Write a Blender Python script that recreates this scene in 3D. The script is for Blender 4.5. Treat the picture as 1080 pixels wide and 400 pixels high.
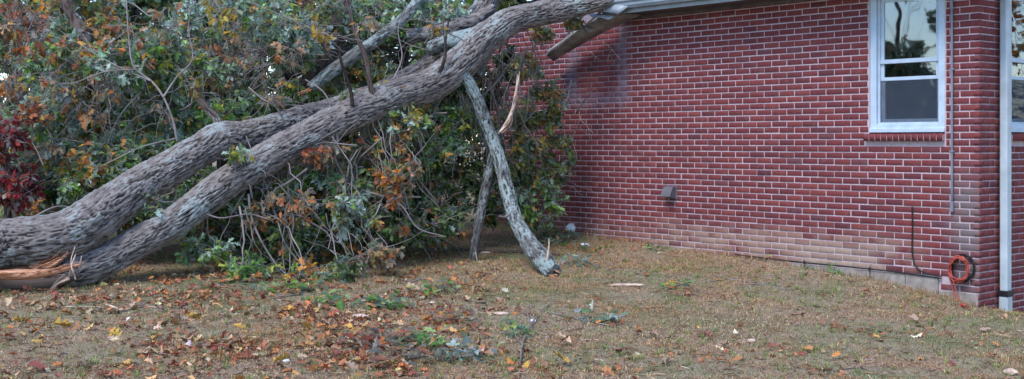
import bpy, bmesh, math, random
import numpy as np
from mathutils import Vector, Matrix

scene = bpy.context.scene
for o in list(bpy.data.objects):
    bpy.data.objects.remove(o)
random.seed(7)
rng = np.random.default_rng(11)

# ------------------------------------------------------------------ camera
FPX, CX, HY, EYE = 1256.0, 540.0, 150.0, 1.6
cam_d = bpy.data.cameras.new('camera')
cam = bpy.data.objects.new('camera', cam_d)
scene.collection.objects.link(cam)
cam.location = (0, 0, EYE)
cam.rotation_euler = (math.radians(90), 0, 0)
cam_d.sensor_width = 36
cam_d.lens = 36 * FPX / 1080
cam_d.shift_y = -(200 - HY) / 1080
cam_d.clip_end = 2000
scene.camera = cam

# ------------------------------------------------------------------ sky, sun, exposure
SUN_AZ, SUN_EL = math.radians(-142), math.radians(55)      # azimuth from +Y towards +X
world = bpy.data.worlds.new('World')
scene.world = world
world.use_nodes = True
wn = world.node_tree
sky_n = wn.nodes.new('ShaderNodeTexSky')
sky_n.sky_type = 'NISHITA'
sky_n.sun_disc = False
sky_n.sun_elevation = SUN_EL
sky_n.sun_rotation = SUN_AZ
sky_n.dust_density = 0.1
sky_n.air_density = 1.0
sky_n.ozone_density = 3.0
bg = wn.nodes['Background']
bg.inputs['Strength'].default_value = 0.125
wn.links.new(sky_n.outputs[0], bg.inputs['Color'])
sun_d = bpy.data.lights.new('sun', 'SUN')
sun_d.energy = 1.5
sun_d.angle = math.radians(26)
sun_d.color = (1.0, 0.95, 0.93)
sun = bpy.data.objects.new('sun', sun_d)
scene.collection.objects.link(sun)
sv = Vector((math.sin(SUN_AZ) * math.cos(SUN_EL), math.cos(SUN_AZ) * math.cos(SUN_EL), math.sin(SUN_EL)))
sun.rotation_euler = sv.to_track_quat('Z', 'Y').to_euler()
sun.location = sv * 30
vs = scene.view_settings
vs.view_transform = 'Standard'
vs.look = 'None'
vs.exposure = 1.32
vs.gamma = 1.0
vs.use_curve_mapping = False

# ------------------------------------------------------------------ frames
CORNER = np.array([4.494, 11.45])
D1 = np.array([-0.6555, 0.7553])
N1 = np.array([-0.7553, -0.6555])


def at(px, py, Z):
    return np.array([(px - CX) / FPX * Z, Z, EYE + (HY - py) * Z / FPX])


def tw(x, y):
    dx, dy = x - CORNER[0], y - CORNER[1]
    return dx * D1[0] + dy * D1[1], dx * N1[0] + dy * N1[1]


def gz0(x, y):
    x = np.asarray(x, float); y = np.asarray(y, float)
    t, w = tw(x, y)
    z = 0.6 * np.tanh(0.05 * t / 0.6)
    bump = 0.14 * (1 - np.exp(-np.clip(t, 0, None) / 0.5)) * np.exp(-np.clip(w, 0, None) / 1.2)
    s = np.clip(-w, 0, 1.6)
    side = np.clip((0.25 - t) / 0.25, 0, 1)
    return z + bump - 0.15 * s * side


def at_w(px, py, w):
    """point on the pixel's ray at distance w in front of the main wall plane"""
    r = np.array([(px - CX) / FPX, 1.0])
    Z = (w + CORNER @ N1) / (r @ N1)
    return at(px, py, Z)


def at_ground(px, py):
    px = np.asarray(px, float); py = np.asarray(py, float)
    Z = np.full(px.shape, 11.0)
    for _ in range(25):
        z = gz0((px - CX) / FPX * Z, Z)
        Zn = (EYE - z) * FPX / np.maximum(py - HY, 20)
        Z = 0.5 * Z + 0.5 * Zn
    x = (px - CX) / FPX * Z
    return np.stack([x, Z, gz0(x, Z)], -1)


# ------------------------------------------------------------------ numpy noise
_perm = np.random.default_rng(3).permutation(512).astype(np.int64)
_perm = np.concatenate([_perm, _perm, _perm])
_grad = np.random.default_rng(4).normal(size=(512, 3))
_grad /= np.linalg.norm(_grad, axis=1)[:, None]


def noise(p):
    p = np.asarray(p, float)
    i = np.floor(p).astype(np.int64)
    f = p - i
    u = f * f * f * (f * (f * 6 - 15) + 10)
    i = i & 511
    out = 0
    for dx in (0, 1):
        for dy in (0, 1):
            for dz in (0, 1):
                h = _perm[_perm[_perm[(i[..., 0] + dx) & 511] + ((i[..., 1] + dy) & 511)] + ((i[..., 2] + dz) & 511)]
                g = _grad[h]
                d = f - np.array([dx, dy, dz])
                w = (u[..., 0] if dx else 1 - u[..., 0]) * (u[..., 1] if dy else 1 - u[..., 1]) * (u[..., 2] if dz else 1 - u[..., 2])
                out = out + w * (g * d).sum(-1)
    return out


def noise2(x, y, s, seed=0.0):
    return noise(np.stack([x * s, y * s, np.full(np.shape(x), seed + 0.5)], -1))


# ------------------------------------------------------------------ materials
def mat(name, rough=0.8, spec=0.3):
    m = bpy.data.materials.new(name)
    m.use_nodes = True
    b = m.node_tree.nodes['Principled BSDF']
    b.inputs['Roughness'].default_value = rough
    b.inputs['Specular IOR Level'].default_value = spec
    return m, m.node_tree, b


def nd(nt, typ, **kw):
    n = nt.nodes.new(typ)
    for k, v in kw.items():
        if k in ('operation', 'data_type', 'object', 'attribute_name', 'blend_type', 'noise_dimensions', 'feature', 'interpolation_type', 'noise_type', 'clamp'):
            setattr(n, k, v)
        else:
            n.inputs[k].default_value = v
    return n


def ramp(nt, fac, stops):
    r = nt.nodes.new('ShaderNodeValToRGB')
    e = r.color_ramp.elements
    while len(e) < len(stops):
        e.new(0.5)
    for el, (p, c) in zip(e, stops):
        el.position = p
        el.color = (c[0], c[1], c[2], 1) if not isinstance(c, (int, float)) else (c, c, c, 1)
    nt.links.new(fac, r.inputs[0])
    return r.outputs[0]


def mixc(nt, fac, a, b, bt='MIX'):
    m = nt.nodes.new('ShaderNodeMix')
    m.data_type = 'RGBA'
    m.blend_type = bt
    for sock, v in ((m.inputs[0], fac), (m.inputs[6], a), (m.inputs[7], b)):
        if isinstance(v, bpy.types.NodeSocket):
            nt.links.new(v, sock)
        elif isinstance(v, (int, float)):
            sock.default_value = v
        else:
            sock.default_value = (*v, 1)
    return m.outputs[2]


def mth(nt, op, a, b=None, c=None, clamp=False):
    m = nt.nodes.new('ShaderNodeMath')
    m.operation = op
    m.use_clamp = clamp
    for i, v in enumerate((a, b, c)):
        if v is None:
            continue
        if isinstance(v, bpy.types.NodeSocket):
            nt.links.new(v, m.inputs[i])
        else:
            m.inputs[i].default_value = v
    return m.outputs[0]


def band(nt, x, a, b, soft):
    """1 between a and b, soft edges"""
    def sm(lo, hi):
        n = nt.nodes.new('ShaderNodeMapRange')
        n.interpolation_type = 'SMOOTHSTEP'
        nt.links.new(x, n.inputs[0])
        n.inputs[1].default_value = lo
        n.inputs[2].default_value = hi
        return n.outputs[0]
    return mth(nt, 'MULTIPLY', sm(a - soft, a + soft), mth(nt, 'SUBTRACT', 1.0, sm(b - soft, b + soft)))


def noise_node(nt, vec, scale, detail=4, rough=0.55):
    n = nd(nt, 'ShaderNodeTexNoise', Scale=scale, Detail=detail, Roughness=rough)
    if vec is not None:
        nt.links.new(vec, n.inputs['Vector'])
    return n.outputs[0]


def bump(nt, b, h, strength=0.5, dist=0.01):
    n = nd(nt, 'ShaderNodeBump', Strength=strength, Distance=dist)
    nt.links.new(h, n.inputs['Height'])
    nt.links.new(n.outputs[0], b.inputs['Normal'])


def plain(name, col, rough=0.6, spec=0.3, metal=0.0, var=0.15, scale=6.0, bmp=0.0):
    m, nt, b = mat(name, rough, spec)
    b.inputs['Metallic'].default_value = metal
    tc = nt.nodes.new('ShaderNodeTexCoord')
    f = noise_node(nt, tc.outputs['Object'], scale, 5, 0.6)
    lo = tuple(c * (1 - 1.6 * var) for c in col)
    hi = tuple(min(1, c * (1 + var)) for c in col)
    c = ramp(nt, f, [(0.3, lo), (0.7, hi)])
    nt.links.new(c, b.inputs['Base Color'])
    if bmp:
        bump(nt, b, f, 0.6, bmp)
    return m


def leaf_material(name, backc=None, trans=0.38, rough=0.6):
    m, nt, b = mat(name, rough, 0.25)
    a = nd(nt, 'ShaderNodeAttribute', attribute_name='Col')
    col = a.outputs['Color']
    g = nt.nodes.new('ShaderNodeNewGeometry')
    tc = nt.nodes.new('ShaderNodeTexCoord')
    f = noise_node(nt, tc.outputs['Object'], 55, 2)
    col = mixc(nt, 1.0, col, ramp(nt, f, [(0.3, 0.72), (0.7, 1.2)]), 'MULTIPLY')
    if backc:
        back = mixc(nt, 0.55, col, backc)
        col = mixc(nt, g.outputs['Backfacing'], col, back)
    nt.links.new(col, b.inputs['Base Color'])
    t = nt.nodes.new('ShaderNodeBsdfTranslucent')
    nt.links.new(col, t.inputs[0])
    mx = nt.nodes.new('ShaderNodeMixShader')
    mx.inputs[0].default_value = trans
    nt.links.new(b.outputs[0], mx.inputs[1])
    nt.links.new(t.outputs[0], mx.inputs[2])
    nt.links.new(mx.outputs[0], nt.nodes['Material Output'].inputs[0])
    return m


def bark_material(name, dark, light, lichen, lich_amt, ridge=26.0):
    m, nt, b = mat(name, 0.9, 0.15)
    uv = nd(nt, 'ShaderNodeAttribute', attribute_name='bark_uv')
    tc = nt.nodes.new('ShaderNodeTexCoord')
    a = nd(nt, 'ShaderNodeAttribute', attribute_name='crev')
    mp = nd(nt, 'ShaderNodeMapping')
    nt.links.new(uv.outputs['Vector'], mp.inputs['Vector'])
    mp.inputs['Scale'].default_value = (ridge * 1.6, ridge * 1.6, ridge * 0.16)
    f = noise_node(nt, mp.outputs[0], 1.0, 5, 0.65)
    f2 = noise_node(nt, tc.outputs['Object'], 60, 3)
    h = mth(nt, 'ADD', mth(nt, 'MULTIPLY', a.outputs['Fac'], 0.75), mth(nt, 'MULTIPLY', f, 0.35))
    c = ramp(nt, h, [(0.2, dark), (0.48, tuple((d + l) / 2 for d, l in zip(dark, light))), (0.8, light)])
    l1 = noise_node(nt, tc.outputs['Object'], 2.6, 3)
    l2 = noise_node(nt, tc.outputs['Object'], 17, 4, 0.7)
    lm = mth(nt, 'ADD', mth(nt, 'MULTIPLY', l1, 0.6), mth(nt, 'MULTIPLY', l2, 0.5))
    l3 = noise_node(nt, tc.outputs['Object'], 55, 3, 0.7)
    lm = mth(nt, 'ADD', lm, mth(nt, 'MULTIPLY', mth(nt, 'SUBTRACT', l3, 0.5), 0.45))
    lm = mth(nt, 'ADD', lm, mth(nt, 'MULTIPLY', mth(nt, 'SUBTRACT', a.outputs['Fac'], 0.5), 0.22))
    lm = ramp(nt, lm, [(0.62 - lich_amt, 0.0), (0.70 - lich_amt, 1.0)])
    c = mixc(nt, mth(nt, 'MULTIPLY', lm, 0.85), c, mixc(nt, f2, tuple(x * 0.6 for x in lichen), lichen))
    nt.links.new(c, b.inputs['Base Color'])
    bump(nt, b, mth(nt, 'ADD', f, mth(nt, 'MULTIPLY', f2, 0.4)), 0.9, 0.012)
    return m


M = {}
M['bark'] = bark_material('bark', (0.012, 0.010, 0.010), (0.235, 0.205, 0.195), (0.37, 0.42, 0.42), -0.022)
M['bark_dark'] = bark_material('bark_dark', (0.02, 0.015, 0.013), (0.13, 0.10, 0.09), (0.25, 0.30, 0.29), -0.08)
M['bark_lichen'] = bark_material('bark_lichen', (0.025, 0.025, 0.025), (0.17, 0.175, 0.17), (0.36, 0.45, 0.45), 0.055, 40)
M['bark_dim'] = bark_material('bark_dim', (0.02, 0.02, 0.02), (0.12, 0.118, 0.115), (0.30, 0.36, 0.36), -0.02, 40)
M['bark_moss'] = bark_material('bark_moss', (0.012, 0.012, 0.012), (0.07, 0.068, 0.06), (0.10, 0.12, 0.10), -0.03)
M['twig'] = plain('twig', (0.24, 0.21, 0.205), 0.9, 0.1, var=0.4, scale=3)
M['twig_dark'] = plain('twig_dark', (0.05, 0.04, 0.035), 0.9, 0.1, var=0.3, scale=3)
M['dead_vine'] = plain('dead_vine', (0.40, 0.33, 0.30), 0.9, 0.1, var=0.3, scale=8)
M['leaf'] = leaf_material('leaf', (0.40, 0.50, 0.48))
M['litter'] = leaf_material('litter', None, 0.12, 0.75)
M['grass'] = leaf_material('grass', None, 0.15, 0.7)


def wood_material():
    m, nt, b = mat('raw_wood', 0.75, 0.2)
    tc = nt.nodes.new('ShaderNodeTexCoord')
    mp = nd(nt, 'ShaderNodeMapping')
    mp.inputs['Scale'].default_value = (6, 60, 60)
    nt.links.new(tc.outputs['Object'], mp.inputs[0])
    f = noise_node(nt, mp.outputs[0], 1, 4)
    nt.links.new(ramp(nt, f, [(0.3, (0.16, 0.06, 0.03)), (0.5, (0.44, 0.20, 0.11)), (0.7, (0.64, 0.40, 0.28))]), b.inputs['Base Color'])
    bump(nt, b, f, 0.7, 0.008)
    return m


M['raw_wood'] = wood_material()
M['pale_wood'] = plain('pale_wood', (0.58, 0.43, 0.34), 0.8, 0.2, var=0.35, scale=12)
M['white_vinyl'] = plain('white_vinyl', (0.47, 0.57, 0.68), 0.45, 0.4, var=0.10)
M['spout'] = plain('spout_paint', (0.46, 0.53, 0.58), 0.45, 0.4, var=0.14, scale=4)
M['gutter'] = plain('gutter_paint', (0.30, 0.34, 0.39), 0.4, 0.4, var=0.12)
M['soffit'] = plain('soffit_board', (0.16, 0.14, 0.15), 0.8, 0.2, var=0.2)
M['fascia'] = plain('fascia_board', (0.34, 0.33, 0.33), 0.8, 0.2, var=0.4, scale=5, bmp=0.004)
M['black'] = plain('black_rubber', (0.012, 0.012, 0.014), 0.5, 0.4)
M['pipe'] = plain('conduit_paint', (0.20, 0.20, 0.25), 0.4, 0.4, var=0.1)
M['cord'] = plain('orange_cord', (0.40, 0.07, 0.05), 0.5, 0.4, var=0.12)
M['vent'] = plain('vent_metal', (0.16, 0.15, 0.17), 0.5, 0.5, metal=0.3)
M['stone'] = plain('white_stone', (0.70, 0.72, 0.74), 0.7, 0.3, var=0.12, scale=14)
M['roof'] = plain('roof_shingle', (0.10, 0.09, 0.09), 0.95, 0.1, var=0.35, scale=9)
M['inside'] = plain('inside_plaster', (0.16, 0.15, 0.15), 0.9, 0.1)
M['cloth'] = plain('pale_cloth', (0.75, 0.80, 0.85), 0.9, 0.1, var=0.1)


def glass_material():
    m = bpy.data.materials.new('window_glass')
    m.use_nodes = True
    nt = m.node_tree
    nt.nodes.clear()
    out = nt.nodes.new('ShaderNodeOutputMaterial')
    g = nd(nt, 'ShaderNodeBsdfGlossy', Roughness=0.02)
    g.inputs['Color'].default_value = (0.95, 0.97, 1, 1)
    tr = nt.nodes.new('ShaderNodeBsdfTransparent')
    tr.inputs[0].default_value = (0.80, 0.83, 0.86, 1)
    fr = nd(nt, 'ShaderNodeFresnel', IOR=2.8)
    tc = nt.nodes.new('ShaderNodeTexCoord')
    f = noise_node(nt, tc.outputs['Object'], 3.0, 1)
    bp = nd(nt, 'ShaderNodeBump', Strength=0.08, Distance=0.02)
    nt.links.new(f, bp.inputs['Height'])
    nt.links.new(bp.outputs[0], g.inputs['Normal'])
    mx = nt.nodes.new('ShaderNodeMixShader')
    nt.links.new(fr.outputs[0], mx.inputs[0])
    nt.links.new(tr.outputs[0], mx.inputs[1])
    nt.links.new(g.outputs[0], mx.inputs[2])
    nt.links.new(mx.outputs[0], out.inputs[0])
    return m


M['glass'] = glass_material()


def screen_material():
    m = bpy.data.materials.new('insect_screen')
    m.use_nodes = True
    nt = m.node_tree
    nt.nodes.clear()
    out = nt.nodes.new('ShaderNodeOutputMaterial')
    d = nt.nodes.new('ShaderNodeBsdfDiffuse')
    d.inputs[0].default_value = (.075, .095, .125, 1)
    tr = nt.nodes.new('ShaderNodeBsdfTransparent')
    tc = nt.nodes.new('ShaderNodeTexCoord')
    mx = nt.nodes.new('ShaderNodeMixShader')
    nt.links.new(ramp(nt, noise_node(nt, tc.outputs['Object'], 7, 3), [(.3, .30), (.7, .42)]), mx.inputs[0])
    nt.links.new(tr.outputs[0], mx.inputs[1]); nt.links.new(d.outputs[0], mx.inputs[2])
    nt.links.new(mx.outputs[0], out.inputs[0])
    return m


M['screen'] = screen_material()

# ------------------------------------------------------------------ mesh helpers
LINK = scene.collection.objects.link


def link(name, me, m=None, parent=None):
    o = bpy.data.objects.new(name, me)
    LINK(o)
    if m is not None:
        me.materials.append(m)
    if parent is not None:
        o.parent = parent
    return o


def tag(o, label, cat, group=None, kind=None):
    o['label'] = label
    o['category'] = cat
    if group:
        o['group'] = group
    if kind:
        o['kind'] = kind
    return o


def empty(name, loc=(0, 0, 0), rz=0.0):
    o = bpy.data.objects.new(name, None)
    o.empty_display_size = 0.2
    o.location = loc
    o.rotation_euler = (0, 0, rz)
    LINK(o)
    return o


def np_mesh(name, V, F, smooth=False, col=None, attrs=None):
    """V (n,3); F list of int arrays, each (k,3) or (k,4)"""
    me = bpy.data.meshes.new(name)
    V = np.ascontiguousarray(V, dtype=np.float32)
    F = [np.asarray(f, dtype=np.int32) for f in (F if isinstance(F, list) else [F]) if len(f)]
    loops = np.concatenate([f.ravel() for f in F])
    tot = np.concatenate([np.full(len(f), f.shape[1], np.int32) for f in F])
    start = np.concatenate([[0], np.cumsum(tot)[:-1]]).astype(np.int32)
    me.vertices.add(len(V))
    me.vertices.foreach_set('co', V.ravel())
    me.loops.add(len(loops))
    me.loops.foreach_set('vertex_index', loops)
    me.polygons.add(len(tot))
    me.polygons.foreach_set('loop_start', start)
    me.polygons.foreach_set('loop_total', tot)
    if smooth:
        me.polygons.foreach_set('use_smooth', np.ones(len(tot), bool))
    if col is not None:
        a = me.attributes.new('Col', 'FLOAT_COLOR', 'POINT')
        c = np.ones((len(V), 4), np.float32)
        c[:, :3] = col
        a.data.foreach_set('color', c.ravel())
    for k, v in (attrs or {}).items():
        if v.ndim == 2:
            a = me.attributes.new(k, 'FLOAT_VECTOR', 'POINT')
            a.data.foreach_set('vector', np.ascontiguousarray(v, np.float32).ravel())
        else:
            a = me.attributes.new(k, 'FLOAT', 'POINT')
            a.data.foreach_set('value', np.ascontiguousarray(v, np.float32))
    me.update(calc_edges=True)
    return me


def bm_box(bm, lo, hi, bev=0.0):
    r = bmesh.ops.create_cube(bm, size=1.0)
    lo, hi = np.minimum(lo, hi), np.maximum(lo, hi)
    for v in r['verts']:
        v.co = Vector([(lo[i] + hi[i]) / 2 + v.co[i] * (hi[i] - lo[i]) for i in range(3)])
    if bev:
        es = list({e for v in r['verts'] for e in v.link_edges})
        bmesh.ops.bevel(bm, geom=es, offset=bev, segments=1, affect='EDGES')


def box_obj(name, boxes, m, parent=None, bev=0.0):
    bm = bmesh.new()
    for lo, hi in boxes:
        bm_box(bm, np.array(lo, float), np.array(hi, float), bev)
    me = bpy.data.meshes.new(name)
    bm.to_mesh(me)
    bm.free()
    return link(name, me, m, parent)


def catmull(P, n):
    P = np.asarray(P, float)
    d = np.concatenate([[0], np.cumsum(np.linalg.norm(np.diff(P[:, :3], axis=0), axis=1))])
    s = np.linspace(0, d[-1], n)
    Q = np.vstack([2 * P[0] - P[1], P, 2 * P[-1] - P[-2]])
    k = np.clip(np.searchsorted(d, s, side='right') - 1, 0, len(P) - 2)
    u = ((s - d[k]) / np.maximum(d[k + 1] - d[k], 1e-9))[:, None]
    p0, p1, p2, p3 = Q[k], Q[k + 1], Q[k + 2], Q[k + 3]
    return 0.5 * (2 * p1 + (p2 - p0) * u + (2 * p0 - 5 * p1 + 4 * p2 - p3) * u ** 2 + (3 * p1 - p0 - 3 * p2 + p3) * u ** 3)


def tube_mesh(name, pts, rad, nv=12, step=0.03, disp=0.0, lump=0.0, seed=0.0, flat=1.0, cap=True, jag=0.0):
    """smooth tapered tube along a Catmull-Rom path, with ridged bark relief"""
    PR = np.column_stack([np.asarray(pts, float), np.asarray(rad, float)])
    L = np.linalg.norm(np.diff(PR[:, :3], axis=0), axis=1).sum()
    n = max(4, int(L / step))
    S = catmull(PR, n)
    C, R = S[:, :3], np.maximum(S[:, 3], 0.0008)
    T = np.gradient(C, axis=0)
    T /= np.linalg.norm(T, axis=1)[:, None]
    up = np.array([0, 0, 1.0]) if abs(T[0, 2]) < 0.9 else np.array([1.0, 0, 0])
    A = np.zeros_like(C); B = np.zeros_like(C)
    a = np.cross(up, T[0]); a /= np.linalg.norm(a)
    for i in range(n):
        a = a - T[i] * (a @ T[i]); a /= np.linalg.norm(a)
        A[i] = a
        B[i] = np.cross(T[i], a)
    th = np.linspace(0, 2 * np.pi, nv, endpoint=False)
    u = np.concatenate([[0], np.cumsum(np.linalg.norm(np.diff(C, axis=0), axis=1))])
    U, TH = np.meshgrid(u, th, indexing='ij')
    RR = np.repeat(R[:, None], nv, 1)
    cx, cy = np.cos(TH) * RR, np.sin(TH) * RR
    crev = np.full(U.shape, 0.5)
    if lump:
        RR = RR * (1 + lump * 2.0 * noise(np.stack([cx * 4 + seed, cy * 4, U * 2.2], -1)))
    if disp:
        warp = 1.1 * noise(np.stack([cx * 9 + seed, cy * 9, U * 4], -1))
        a1 = noise(np.stack([cx * 34 + seed + warp, cy * 34 + warp, U * 2.8], -1))
        a3 = noise(np.stack([cx * 40 + seed * 2, cy * 40 - warp, U * 3.0 + 4], -1))
        a2 = noise(np.stack([cx * 60 + seed, cy * 60, U * 22 + 9], -1))
        crev = np.clip(np.abs(a1) / 0.085, 0, 1) ** .8 * np.clip(0.22 + np.abs(a3) / 0.10, 0, 1)
        plate = noise(np.stack([cx * 14 + seed, cy * 14, U * 9 + 3], -1))
        crev = np.clip(crev * (0.78 + 0.5 * plate) + 0.30 * a2, 0, 1)
        RR = RR + disp * (crev - 0.5) * 1.7 + disp * 0.5 * a2
    if jag:
        C = C.copy()
    X = C[:, None, :] + (np.cos(TH) * RR)[..., None] * A[:, None, :] + flat * (np.sin(TH) * RR)[..., None] * B[:, None, :]
    if jag:
        k = noise(np.stack([np.cos(TH[0]) * 3 + seed, np.sin(TH[0]) * 3, th * 0 + seed], -1)) + rng.normal(0, .3, nv)
        X[-1] += (k * jag)[:, None] * T[-1]
    V = X.reshape(-1, 3)
    i = np.arange(n - 1)[:, None] * nv
    j = np.arange(nv)[None, :]
    j2 = (j + 1) % nv
    F = np.stack([i + j, i + j2, i + nv + j2, i + nv + j], -1).reshape(-1, 4)
    uv = np.stack([cx, cy, U], -1).reshape(-1, 3)
    cr = crev.reshape(-1)
    Fs = [F]
    if cap:
        V = np.vstack([V, C[0], C[-1]])
        uv = np.vstack([uv, uv[0], uv[-1]])
        cr = np.concatenate([cr, [0.3, 0.3]])
        jj = np.arange(nv)
        Fs.append(np.stack([np.full(nv, len(V) - 2), (jj + 1) % nv, jj], -1))
        Fs.append(np.stack([np.full(nv, len(V) - 1), (n - 1) * nv + jj, (n - 1) * nv + (jj + 1) % nv], -1))
    return np_mesh(name, V, Fs, True, attrs={'bark_uv': uv, 'crev': cr})


def px_path(P):
    """rows (px, py, thickness px, Z) -> points and radii in metres"""
    pts = [at(a, b, z) for a, b, t, z in P]
    rad = [t * z / FPX / 2 for a, b, t, z in P]
    return pts, rad


def px_tube(name, P, m, parent=None, **kw):
    pts, rad = px_path(P)
    return link(name, tube_mesh(name, pts, rad, **kw), m, parent)


def batch_tubes(P, R, nv=3):
    """P (n,m,3) centre lines, R (n,m) radii -> verts, quads"""
    n, m, _ = P.shape
    T = np.gradient(P, axis=1)
    T /= np.linalg.norm(T, axis=2, keepdims=True) + 1e-9
    ref = np.where(np.abs(T[..., 2:3]) < 0.8, np.array([0, 0, 1.0]), np.array([1.0, 0, 0]))
    A = np.cross(ref, T); A /= np.linalg.norm(A, axis=2, keepdims=True) + 1e-9
    B = np.cross(T, A)
    th = np.linspace(0, 2 * np.pi, nv, endpoint=False)
    X = P[:, :, None, :] + R[:, :, None, None] * (np.cos(th)[None, None, :, None] * A[:, :, None, :] + np.sin(th)[None, None, :, None] * B[:, :, None, :])
    V = X.reshape(-1, 3)
    b = (np.arange(n) * m * nv)[:, None, None]
    i = (np.arange(m - 1) * nv)[None, :, None]
    j = np.arange(nv)[None, None, :]
    j2 = (j + 1) % nv
    F = np.stack([b + i + j, b + i + j2, b + i + nv + j2, b + i + nv + j], -1).reshape(-1, 4)
    return V, F


# ------------------------------------------------------------------ leaves
def leaf_template(curl=0.25, fold=0.35, twist=0.0, w=1.0, lobed=True, seed=0):
    r = np.random.default_rng(seed)
    if lobed:
        ys = np.array([0, .14, .28, .40, .54, .66, .80, 1.0])
        ws = np.array([.015, .05, .24, .10, .36, .15, .25, .0]) * w
    else:
        ys = np.array([0, .2, .45, .7, 1.0])
        ws = np.array([.015, .2, .27, .18, .0]) * w
    fw = np.where(ws > 0.2, 0.07, 0.0)
    V = []
    for y, s, f in zip(ys, ws, fw):
        a = y * curl * 2
        for sgn in (-1, 0, 1):
            k = s * (1 + 0.18 * r.normal())
            z = fold * abs(sgn) * k + curl * y * y * -0.5 + twist * sgn * k * y + 0.04 * r.normal() * abs(sgn)
            V.append((sgn * k, y + f * abs(sgn), z))
    V = np.array(V)
    F = []
    for i in range(len(ys) - 1):
        a, b = i * 3, i * 3 + 3
        F += [(a, a + 1, b + 1), (a, b + 1, b), (a + 1, a + 2, b + 2), (a + 1, b + 2, b + 1)]
    return V, np.array(F)


OAK = [leaf_template(0.2 + 0.25 * k, 0.2 + 0.12 * k, 0.2 * (k - 1), .82, seed=k) for k in range(5)]
DRY = [leaf_template(c, f, t, w, seed=20 + i) for i, (c, f, t, w) in enumerate([(0.9, .5, .5, 1.0), (-.7, .6, -.4, .9), (0.4, 1.1, .3, 1.0), (1.3, .3, -.6, 1.1), (-.3, .35, .2, 1.15)])]
OVAL = [leaf_template(0.4, 0.3, .1, 1.0, False, seed=40 + k) for k in range(2)]


def frames(dirv, n, roll=None):
    """orthonormal frames whose y axis is dirv and whose z axis is roughly n, rolled"""
    y = dirv / np.linalg.norm(dirv, axis=1)[:, None]
    x = np.cross(y, n); x /= np.linalg.norm(x, axis=1)[:, None] + 1e-9
    z = np.cross(x, y)
    if roll is not None:
        c, s = np.cos(roll)[:, None], np.sin(roll)[:, None]
        x, z = c * x + s * z, c * z - s * x
    return np.stack([x, y, z], -1)


def place_leaves(templates, pos, Rm, size, col, r=rng):
    Vs, Fs, Cs = [], [], []
    base = 0
    pick = r.integers(0, len(templates), len(pos))
    for k, (tv, tf) in enumerate(templates):
        s = np.where(pick == k)[0]
        if not len(s):
            continue
        V = np.einsum('nij,vj->nvi', Rm[s], tv) * size[s][:, None, None] + pos[s][:, None, :]
        F = tf[None] + (np.arange(len(s)) * len(tv))[:, None, None] + base
        base += len(s) * len(tv)
        Vs.append(V.reshape(-1, 3)); Fs.append(F.reshape(-1, 3)); Cs.append(np.repeat(col[s], len(tv), 0))
    return np.vstack(Vs), np.vstack(Fs), np.vstack(Cs)


PAL = {
    'green': [((.15, .28, .04), 4), ((.23, .37, .14), 5), ((.38, .49, .38), 3.5), ((.06, .10, .025), 2), ((.37, .34, .05), 1.8), ((.58, .27, .06), .8)],
    'silver': [((.25, .37, .23), 5), ((.42, .54, .47), 5), ((.13, .22, .055), 3), ((.40, .37, .07), 1.7), ((.62, .33, .11), 1.0)],
    'mixed': [((.16, .24, .05), 4), ((.27, .36, .16), 3), ((.60, .25, .035), 1.9), ((.54, .21, .06), 1.6), ((.38, .14, .06), 1.3), ((.62, .39, .05), 1.4)],
    'dark': [((.03, .06, .014), 5), ((.07, .13, .025), 4), ((.17, .23, .08), 2), ((.36, .15, .045), 1.5)],  # dark green leaves, deepened to paint in the shade of the hollows
    'fresh': [((.14, .29, .05), 4), ((.09, .20, .04), 3), ((.25, .38, .14), 2), ((.35, .36, .08), 1)],
    'teal': [((.19, .29, .24), 4), ((.30, .39, .36), 3), ((.10, .17, .09), 3)],
    'red': [((.27, .03, .035), 5), ((.18, .025, .03), 3), ((.38, .08, .05), 3), ((.10, .05, .03), 1)],
    'orange': [((.50, .19, .035), 4), ((.42, .12, .03), 3), ((.52, .30, .05), 2), ((.30, .11, .05), 1.5)],
    'yellow': [((.50, .32, .045), 4), ((.42, .22, .04), 2), ((.28, .22, .05), 2)],  # yellow leaf colours, also standing in for sunlit foliage
    'yellowgreen': [((.22, .23, .06), 4), ((.12, .17, .05), 4), ((.40, .27, .06), 1.8), ((.21, .27, .19), 3), ((.44, .18, .05), 1.0)],
    'spray': [((.45, .22, .09), 3), ((.50, .30, .18), 3), ((.42, .15, .05), 2), ((.36, .24, .10), 2), ((.16, .20, .12), 2)],
    'dry': [((.34, .215, .12), 3), ((.25, .13, .07), 4), ((.42, .29, .18), 2.5), ((.28, .10, .06), 2), ((.16, .09, .06), 2.5), ((.48, .39, .29), 1.0)],
    'rust': [((.44, .16, .05), 3.5), ((.32, .11, .055), 4), ((.24, .07, .045), 3), ((.48, .29, .12), 2)],
}


def pick_cols(pal, n, r=rng, jit=0.22):
    cs = np.array([c for c, _ in PAL[pal]])
    p = np.array([q for _, q in PAL[pal]], float); p /= p.sum()
    c = cs[r.choice(len(cs), n, p=p)]
    return np.clip(c * np.exp(r.normal(0, jit, (n, 1))) * np.exp(r.normal(0, jit * 0.35, (n, 3))), 0.004, 0.8)


def unit(n, r=rng):
    v = r.normal(size=(n, 3))
    return v / np.linalg.norm(v, axis=1)[:, None]


def ellipsoid(c, rad, n, r, hollow=0.25):
    u = unit(n, r)
    k = (hollow + (1 - hollow) * r.random(n)) ** 0.5
    return np.asarray(c) + u * k[:, None] * np.asarray(rad)


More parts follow.
